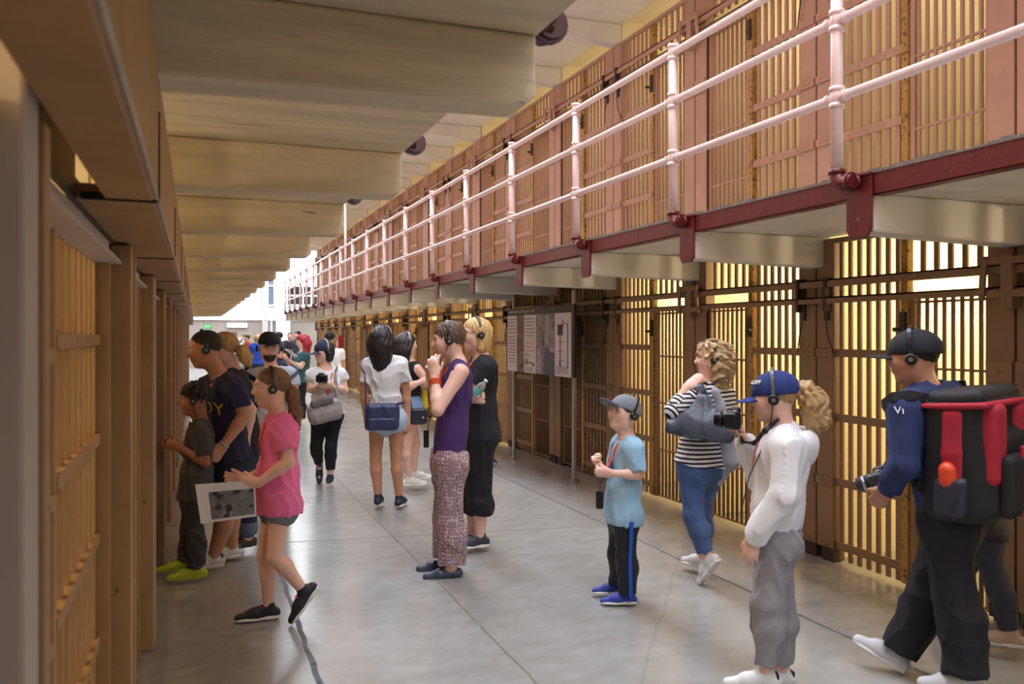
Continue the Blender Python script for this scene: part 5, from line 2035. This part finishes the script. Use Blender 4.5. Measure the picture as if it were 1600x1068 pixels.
p.trousers(cloth('worn_dark_jeans', (58, 58, 64), var=.25, scale=10), end=1.95, hipg=.010, kneeg=.018, hemg=.026, wr=.009)
p.shoes(cloth('lime_green_shoe', (176, 196, 40), .55, var=.1), sole=mat('lime_sole', (160, 184, 30), .6), L=.245, laces=mat('orange_laces', (220, 120, 50), .6))
p.hair(HAIR['black'], 'short', amp=.009, lift=.05)
p.headphones('black headphones on the dark-haired boy at the left bars', over=.60, wide=.42, cord=(1, [p.J(312, 672, -.12), p.J(300, 690, -.13)]))
p.lanyard(.55, M_LANY, .014)

# ------------------------------------------------ man in navy T-shirt behind the boy
p = Person((348, 885), 'person with cropped hair in navy T-shirt with yellow letters, leaning to the left bars', 'tan', .006, 1.68, 1.10)
p.browmat = EYE
p.pose(head=(319, 545, 0), hh=.245, hyaw=-86, neck=(345, 590, 0), pelvis=(352, 715, 0), tyaw=-62, pyaw=-75, hpitch=-10, sw=.185,
       armL=[(381, 650, -.16), (350, 694, -.24)], armR=[(320, 652, .14), (318, 700, .0)],
       legL=[(352, 800, -.08), (334, 868, -.10)], legR=[(356, 795, .10), (362, 854, .14)], footL=(-80, 0), footR=(-80, 0),
       handL=dict(curl=(25, 35, 25)))
p.body()
p.tee(cloth('navy_jersey', (42, 42, 74), var=.06), sleeve=.68, hem=-.02, g=.016, wr=.005, sl_g=.02)
p.print_text('CODY', .115, .0, .66, mat('yellow_print', (222, 176, 34), .6), arc=.9)
p.trousers(cloth('navy_shorts', (36, 38, 54)), end=.92, hipg=.02, hemg=.034, name='shorts', wr=.005)
p.shoes(cloth('white_tennis_shoe', (222, 222, 220), .5), laces=MATS['white_laces'], L=.26)
for sd in (1, -1):
    f = fdir(p.foot[sd][0])
    p.part('heel_tab', [rbox(p.leg[sd][1] - f * .052 - V3(0, 0, .01), (.008, .025, .022), .005, np.stack([f, ldir(p.foot[sd][0]), V3(0, 0, 1)]))], mat('green_tab', (40, 120, 84), .5), .004)
p.hair(HAIR['dark_brown'], 'crop', amp=.001)
p.headphones('black headphones on the cropped-haired man in the navy T-shirt', over=.56, wide=.40)
p.lanyard(.70, M_LANY, .014)
MB().tube([p.arm[1][1] + (unit(np.cross(unit(p.arm[1][0] - p.arm[1][1]), V3(0, 1, 0))) * math.cos(t) + V3(0, 1, 0) * math.sin(t)) * .033 for t in np.linspace(0, 6.283, 17)[:-1]], .007, 6, closed=True).build('wristwatch', M_PSILV, p.o)

# ------------------------------------------------ woman in black behind him
p = Person((380, 858), 'person with tied blond hair in black top and turned-up jeans behind the man in navy', 'fair', .007, 1.58, 1.0)
p.pose(head=(348, 543, 0), hh=.225, hyaw=-110, neck=(366, 580, 0), pelvis=(380, 700, 0), tyaw=-100, sw=.155,
       armL=[(392, 640, -.14), (384, 690, -.18)], armR=[(366, 640, .14), (362, 690, .05)],
       legL=[(384, 775, -.07), (388, 838, -.06)], legR=[(370, 775, .08), (368, 834, .10)], footL=(-60, 0), footR=(-70, 0))
p.body(bust=.9)
p.tee(M_BTEE, sleeve=.36, hem=-.08, g=.013, wr=.004)
p.trousers(cloth('indigo_jeans', (36, 42, 66), var=.12), end=1.80, hipg=.01, kneeg=.014, hemg=.022)
for sd in (1, -1):
    kn, an = p.leg[sd]
    e = kn + (an - kn) * .80
    d = unit(an - kn)
    p.part('turned_up_cuff', [cone(e - d * .025, e - d * .001, .074, .073, .01)], cloth('pale_indigo', (96, 104, 128)), .006)
p.shoes(mat('dark_sandal_leather', (58, 36, 30), .5), sole=mat('dark_sole', (30, 30, 34), .6), low=True, name='sandal', L=.235)
p.hair(hair_mat('honey_blond', (190, 150, 96)), 'pony', amp=.003)
p.tail(HAIR['honey_blond'], [p.hp(-.46, 0, .0), p.hp(-.62, 0, -.1), p.hp(-.80, .05, -.34), p.hp(-.92, .06, -.58)], [.02, .04, .045, .015], .005)

# ------------------------------------------------ girl in the pink T-shirt
p = Person((420, 973), 'person in pink T-shirt and grey shorts stepping past with a booklet, a girl', 'fair', .0052, 1.42, .90)
p.browmat = HAIR['brown']
p.pose(head=(423, 605, 0), hh=.212, hyaw=-86, neck=(437, 651, 0), pelvis=(434, 784, 0), tyaw=-84, hpitch=-2, sw=.130, hw=.072,
       armL=[(451, 722, -.17), (404, 754, -.16)], armR=[(424, 730, .15), (384, 748, .02)],
       legR=[(414, 870, .06), (419, 948, .06)], legL=[(428, 868, -.08), (474, 922, -.06)], footR=(-86, 0), footL=(-80, -52),
       handL=dict(d=(-.9, .1, .05), pn=(0, .9, .3), curl=(25, 35, 20), size=.15), handR=dict(d=(-.9, -.1, .05), pn=(0, -.9, .3), curl=(25, 35, 20), size=.15))
p.body()
p.tee(cloth('pink_jersey', (238, 118, 172), var=.05), sleeve=.66, hem=-.12, g=.020, loose=.012, wr=.006, sl_g=.024, hipw=.98, waist=1.15)
p.trousers(cloth('grey_denim', (120, 126, 132), var=.1, scale=20), end=.30, hipg=.010, hemg=.014, name='shorts')
p.shoes(cloth('black_runner', (30, 30, 38), .6, var=.1), L=.24, laces=mat('pink_laces', (226, 60, 100), .6))
p.hair(hair_mat('auburn', (120, 82, 54)), 'pony', amp=.002)
p.tail(HAIR['auburn'], [p.hp(-.44, 0, -.02), p.hp(-.54, 0, -.2), p.hp(-.62, 0, -.7), p.hp(-.66, 0, -1.15)], [.025, .036, .034, .012], .003)
p.headphones('black headphones on the girl in the pink T-shirt', over=.57, wide=.41)
p.lanyard(.60, M_LANY, .014)
for i in range(3):
    pts = [p.on_shirt(.02 + .06 * (q / 3 - .5), .66 - .04 * i, .003) for q in range(4)]
    p.strap(pts, mat('purple_print', (120, 60, 130), .7), .009, .002, 'chest_print', off=.003)
bk = p.own('booklet', 'large white booklet with a grey photograph held by the girl in pink', 'booklet')
M_COVER = mat('white_cover', (214, 212, 210), .5, var=.03)
M_PHOTO = mat('grey_cover_photo', (112, 112, 114), .5, var=.7, scale=9, second=(40, 40, 42), thresh=.55)
A_, B_, C_, D_ = p.J(305, 757, -.20), p.J(398, 750, -.16), p.J(401, 806, -.16), p.J(314, 818, -.20)
nn = unit(np.cross(B_ - A_, D_ - A_))
nn = nn if nn[1] < 0 else -nn
for q in range(2):
    o_ = -nn * (.004 + .006 * q)
    put('cover' if q == 0 else 'back_pages', MB().hexa([tuple(x) for x in (A_ + o_, B_ + o_, C_ + o_, D_ + o_, A_ + o_ + nn * .004, B_ + o_ + nn * .004, C_ + o_ + nn * .004, D_ + o_ + nn * .004)]).mesh('cover'),
        M_COVER if q == 0 else MATS['white_paper'], bk)
bl = lambda u, v: A_ * (1 - u) * (1 - v) + B_ * u * (1 - v) + C_ * u * v + D_ * (1 - u) * v + nn * .0015
q4 = [bl(.20, .22), bl(.97, .22), bl(.97, .93), bl(.20, .93)]
put('cover_photo', MB().hexa([tuple(x - nn * .003) for x in q4] + [tuple(x) for x in q4]).mesh('cover_photo'), M_PHOTO, bk)


# ------------------------------------------------ the crowd at the far end
def far_person(base, label, skin, H, build, yaw, shirt, trou, hairk, hstyle, head_yaw=None, arms='down', sleeve=.55, capm=None, lean=0):
    px, py = base
    p = Person(base, label, skin, .012, H, build)
    s_ = F_PX / p.D
    X = lambda dx, z, a=0: (px + dx * s_, py - z * s_, a)
    l = ldir(yaw)
    f = fdir(yaw)
    hy = yaw if head_yaw is None else head_yaw
    sc = p.s

    def pt(dl, df, z):
        v = l * dl + f * df
        return X(v[0], z, v[1])
    if arms == 'down':
        aL = [pt(.22 * sc, -.02, 1.06 * sc), pt(.22 * sc, .06, .82 * sc)]
        aR = [pt(-.22 * sc, -.02, 1.06 * sc), pt(-.22 * sc, .06, .82 * sc)]
    else:
        aL = [pt(.22 * sc, .04, 1.06 * sc), pt(.07 * sc, .25, 1.14 * sc)]
        aR = [pt(-.22 * sc, .04, 1.06 * sc), pt(-.07 * sc, .25, 1.14 * sc)]
    p.pose(head=pt(0, .04, 1.58 * sc), hh=.225 * sc, hyaw=hy, neck=pt(0, 0, 1.42 * sc), pelvis=pt(0, 0, .90 * sc), tyaw=yaw,
           armL=aL, armR=aR, legL=[pt(.09, .02, .48 * sc), pt(.10, 0, .08 * sc)], legR=[pt(-.09, .02, .48 * sc), pt(-.10, 0, .08 * sc)])
    p.body()
    p.tee(shirt, sleeve=sleeve, hem=-.06, g=.02, wr=0)
    p.trousers(trou, end=1.95, wr=0)
    p.shoes(MATS['charcoal_runner'], vox=.009)
    if capm is not None:
        p.cap(capm, brim=.36)
        p.hair(HAIR[hairk], 'short', vox=.009)
    else:
        p.hair(HAIR[hairk], hstyle, length=.22, vox=.009)
    return p


M_DKJ = MATS['dark_jeans']
M_BLUEJ = cloth('royal_blue_jersey', (40, 74, 176))
M_REDORANGE = cloth('rust_jersey', (164, 78, 58))
M_DARKT = cloth('slate_jersey', (58, 64, 84))
p = far_person((367, 592), 'person in white T-shirt with dark backpack facing the camera near the far wall', 'brown', 1.72, 1.1, -15, M_WTEE, cloth('grey_chinos', (120, 116, 108)), 'black', 'crop', arms='up')
bp = p.own('backpack', 'dark backpack on the far man in the white T-shirt', 'backpack')
put('pack_body', sdf_mesh('pack_body', [rbox(p.pel + (p.neck - p.pel) * .55 - p.tf * .22, (.08, .15, .22), .05, np.stack([p.tf, p.tl, p.up]))], .012), M_BPK, bp)
p.strap([p.neck + p.tl * .10 - p.tf * .12 - V3(0, 0, .05), p.sh[1] - p.tl * .06 + V3(0, 0, .06), p.pel + (p.neck - p.pel) * .5 + p.tl * .13 + p.tf * .12], M_BPK, .05, .01, 'shoulder_strap', bp)
far_person((352, 590), 'person with dark hair at the far left beside the man in white', 'tan', 1.58, .95, 60, cloth('violet_grey_jersey', (96, 88, 112)), M_DKJ, 'black', 'long', arms='up')
far_person((387, 600), 'person in rust top and dark jacket standing left of the one in royal blue', 'fair', 1.60, 1.0, -75, M_REDORANGE, M_DKJ, 'brown', 'short', arms='up', sleeve=1.0)
far_person((403, 618), 'person with blond hair in royal blue top seen from behind near the far end', 'fair', 1.60, 1.05, 165, M_BLUEJ, M_DKJ, 'blond', 'bob')
far_person((409, 580), 'person in a red cap behind the one in royal blue', 'fair', 1.66, 1.0, 150, M_DARKT, M_DKJ, 'brown', 'short', capm=cloth('red_cap_twill', (176, 48, 60)))
far_person((437, 622), 'person in slate T-shirt and dark cap behind the bearded man', 'tan', 1.66, 1.0, -70, M_DARKT, M_DKJ, 'dark_brown', 'short', arms='up', capm=MATS['dark_navy_cap'])
far_person((453, 606), 'person in dark jacket left of the red-haired woman, facing the camera', 'fair', 1.66, 1.0, 10, cloth('black_jacket', (36, 38, 48)), M_DKJ, 'dark_brown', 'crop', sleeve=1.8)
far_person((466, 610), 'person with dark hair whose head shows just above the red-haired woman', 'fair', 1.70, 1.0, -40, M_DARKT, M_DKJ, 'dark_brown_long', 'short')
far_person((381, 585), 'person in pale clothes at the far wall right of the man in white', 'fair', 1.60, .95, -60, cloth('stone_jersey', (186, 180, 172)), cloth('stone_trousers', (150, 140, 128)), 'brown', 'short', arms='up')

# ================================================================ signs and fittings
# information board on two posts in front of the dark cells
sx = 3.84
board = thing('information_board', 'white and grey information board on two steel posts before the dark cells', 'information board', (sx, 0, 0), 0)
for y in (8.22, 10.04):
    pst = MB().box(-.012, .022, y - .028, y + .028, 0, 2.08).build('post', m_steel, board, bevel=.004)
    MB().box(-.03, .05, y - .05, y + .05, 0, .012).build('foot_plate', m_steel, pst)
y0, y1, z0, z1 = 8.12, 10.16, 1.13, 1.925
MB().box(-.040, -.012, y0, y1, z0, z1).build('panel', mat('black_panel', (26, 25, 27), .4), board, bevel=.003)
W, Hh = y1 - y0, z1 - z0
face = -.0405


def pan(name, u0, u1, v0, v1, m, lift=.001):
    """u runs from the left edge seen from the corridor (far end) to the right; v from the bottom up"""
    return MB().box(face - lift, face + .0005, y1 - u1 * W, y1 - u0 * W, z0 + v0 * Hh, z0 + v1 * Hh).build(name, m, board)


M_PANW = mat('sign_white', (206, 198, 200), .35, var=.02)
M_PHA = mat('sepia_photo', (122, 100, 94), .4, var=.4, scale=7, second=(66, 52, 50), thresh=.55)
M_PHB = mat('grey_photo', (128, 120, 128), .4, var=.35, scale=4, second=(74, 70, 80), thresh=.56, stretch=(1, 1.5, .7))
M_INK = mat('dark_ink', (52, 46, 52), .6)
M_INKR = mat('red_ink', (176, 92, 84), .6)
pan('text_panel', 0, .165, 0, .89, M_PANW)
pan('photo', .165, .285, 0, .89, M_PHA)
pan('text_panel', .285, .475, 0, .89, M_PANW)
pan('photo', .475, .75, 0, .89, M_PHB)
pan('diagram_panel', .75, .965, 0, .89, M_PANW)
me = text_mesh('ESCAPE FROM ALCATRAZ, JUNE 11, 1962', .048, .0005, 'LEFT')
o = put('heading', me, M_PANW, board)
o.matrix_local = Matrix(((0, 0, -1, face - .001), (-1, 0, 0, y1 - .02 * W), (0, 1, 0, z0 + .945 * Hh), (0, 0, 0, 1)))
rnd = random.Random(4)


def lines(u0, u1, vs, m, h=.009):
    mb = MB()
    for v in vs:
        u = u0
        end = u1 - rnd.uniform(0, .03)
        while u < end:
            w = min(rnd.uniform(.012, .03), end - u)
            mb.box(face - .0022, face - .0009, y1 - (u + w) * W, y1 - u * W, z0 + v * Hh - h / 2, z0 + v * Hh + h / 2)
            u += w + .005
    mb.build('text_lines', m, board)


lines(.02, .155, [.83 - .052 * i for i in range(5)] + [.55 - .05 * i for i in range(9)], M_INK)
lines(.30, .46, [.83 - .052 * i for i in range(6)], M_INK)
lines(.30, .44, [.46, .40, .34], M_INKR)
lines(.30, .40, [.285, .262], M_INK, .006)
lines(.30, .45, [.075, .05, .03], M_INK, .006)
lines(.765, .94, [.14, .12, .10, .08, .06, .04], M_INK, .006)
# photo areas: corridor picture and a wash basin
pan('photo_tone', .60, .745, 0, .40, mat('slate_tone', (82, 82, 100), .4), .0015)
pan('photo_tone', .615, .665, .45, .86, mat('pale_tone', (156, 148, 156), .4), .0015)
pan('photo_tone', .68, .745, .33, .40, mat('pale_tone', (156, 148, 156), .4), .002)
pan('photo_tone', .49, .555, 0, .38, mat('pale_tone', (156, 148, 156), .4), .0015)
pan('photo_tone', .185, .265, .62, .84, mat('sepia_tone', (92, 72, 68), .4), .0015)
pan('photo_tone', .185, .265, .32, .54, mat('sepia_tone', (92, 72, 68), .4), .0015)
# key drawing and the mechanism diagram
yy = lambda u: y1 - u * W
zz_ = lambda v: z0 + v * Hh
ring = [(face - .003, yy(.325) + .030 * math.cos(t), zz_(.17) + .032 * math.sin(t)) for t in np.linspace(0, 2 * math.pi, 15)[:-1]]
mb = MB().tube(ring, .005, 6, closed=True)
mb.tube([(face - .003, yy(.345), zz_(.165)), (face - .003, yy(.445), zz_(.14))], .006, 6)
mb.box(face - .005, face - .001, yy(.44), yy(.425), zz_(.10), zz_(.14))
mb.build('key_drawing', M_INK, board)
mb = MB().box(face - .004, face - .001, yy(.855), yy(.79), zz_(.58), zz_(.73))
mb.box(face - .004, face - .001, yy(.826), yy(.818), zz_(.17), zz_(.58)).box(face - .004, face - .001, yy(.925), yy(.917), zz_(.12), zz_(.74))
mb.box(face - .004, face - .001, yy(.925), yy(.855), zz_(.735), zz_(.742)).box(face - .004, face - .001, yy(.86), yy(.852), zz_(.70), zz_(.79))
for v in (.22, .35, .48):
    mb.box(face - .004, face - .001, yy(.87), yy(.79), zz_(v), zz_(v) + .006)
mb.tube([(face - .003, yy(.822) + .02 * math.cos(t), zz_(.17) + .02 * math.sin(t)) for t in np.linspace(0, 2 * math.pi, 11)[:-1]], .004, 6, closed=True)
mb.build('diagram', M_INK, board)

# green exit sign hanging at the far end of the left block
ex = thing('exit_sign', 'small green exit sign hanging at the far end on the left', 'exit sign', (.38, 30.9, 1.79), 0)
MB().box(-.14, .14, -.02, .02, 0, .16).build('sign_box', mat('green_sign', (56, 190, 110), .4, emit=.8), ex, bevel=.004)
o = put('lettering', text_mesh('EXIT', .11, .001), mat('white_sign_light', (240, 255, 246), .4, emit=1.2), ex, (0, -.0205, .08), (math.pi / 2, 0, 0))
MB().tube([(-.1, 0, .16), (-.1, 0, .605)], .006, 6).tube([(.1, 0, .16), (.1, 0, .605)], .006, 6).build('hanger', m_steel, ex)
# strip light on the far wall
fl = thing('strip_light', 'bright fluorescent strip light on the far end wall', 'light', (1.85, 41.9, 2.02), 0)
MB().box(-.46, .46, -.06, .1, -.08, .10).build('housing', m_white, fl)
M_TUBE = mat('lit_tube', (255, 255, 255), .4, emit=14)
for dz in (-.035, .05):
    MB().tube([(-.44, -.085, dz), (.44, -.085, dz)], .03, 10).build('tube', M_TUBE, fl)
# red alarm box on the right cell fronts
ax = thing('alarm_box', 'small red alarm box on the right lower cell fronts near the far end', 'alarm box', (4.10, 25.72, 1.0), 0)
MB().box(-.05, .05, -.24, .24, -.02, .56).build('box', mat('alarm_red', (190, 30, 36), .4), ax, bevel=.006)
MB().box(-.056, -.05, -.12, .12, .2, .4).build('glass', mat('white_plastic', (236, 238, 240), .4), ax)

# far hall: white pipes and columns, window of the gun gallery, upper windows
for x, y, r, z in ((3.12, 41.2, .09, 9.4), (2.95, 40.5, .05, 9.4), (4.15, 41.3, .10, 2.3)):
    struct(MB().tube([(x, y, 0), (x, y, z)], r, 14).build('pillar_hall', m_white))
struct(MB().box(3.62, 4.1, 40.9, 41.9, 0, 9.4).build('pillar_pilaster', m_white))
wn = 0
for (x, z, w, h, nx, nz, mm) in ((4.92, 3.02, 1.6, .95, 4, 2, mat('dark_glass', (16, 16, 20), .5)), (3.25, 3.0, .62, 1.9, 2, 2, mat('pale_glass', (110, 124, 146), .4))):
    wn += 1
    wo = struct(MB().box(x - w / 2, x + w / 2, 41.86, 41.90, z, z + h).build(f'window_{wn}', mm))
    fr = MB()
    for i in range(nx + 1):
        xx = x - w / 2 + w * i / nx
        fr.box(xx - .035, xx + .035, 41.80, 41.87, z - .03, z + h + .03)
    for i in range(nz + 1):
        q = z + h * i / nz
        fr.box(x - w / 2, x + w / 2, 41.79, 41.86, q - .04, q + .04)
    fr.build('window_frame', m_white, wo)
# curved pipe rails beside the far stairs
gr = thing('stair_handrail', 'white curved pipe handrail near the far end of the right block', 'handrail', (2.55, 33.6, 0), 0)
for i in range(3):
    pts = [(.35 * i, 0, 3.4), (.35 * i, 0, 2.5)] + [(.35 * i + .28 * (1 - math.cos(t)), 0, 2.5 - .35 * math.sin(t)) for t in np.linspace(.2, math.pi / 2, 6)]
    MB().tube(pts, .03, 8).build('rail', m_white, gr)
MB().tube([(.2, 0, 0), (.2, 0, 2.3)], .03, 8).build('post', m_white, gr)
MB().tube([(-.1, 0, 2.15), (1.2, 0, 2.15)], .03, 8).build('cross_rail', m_white, gr)
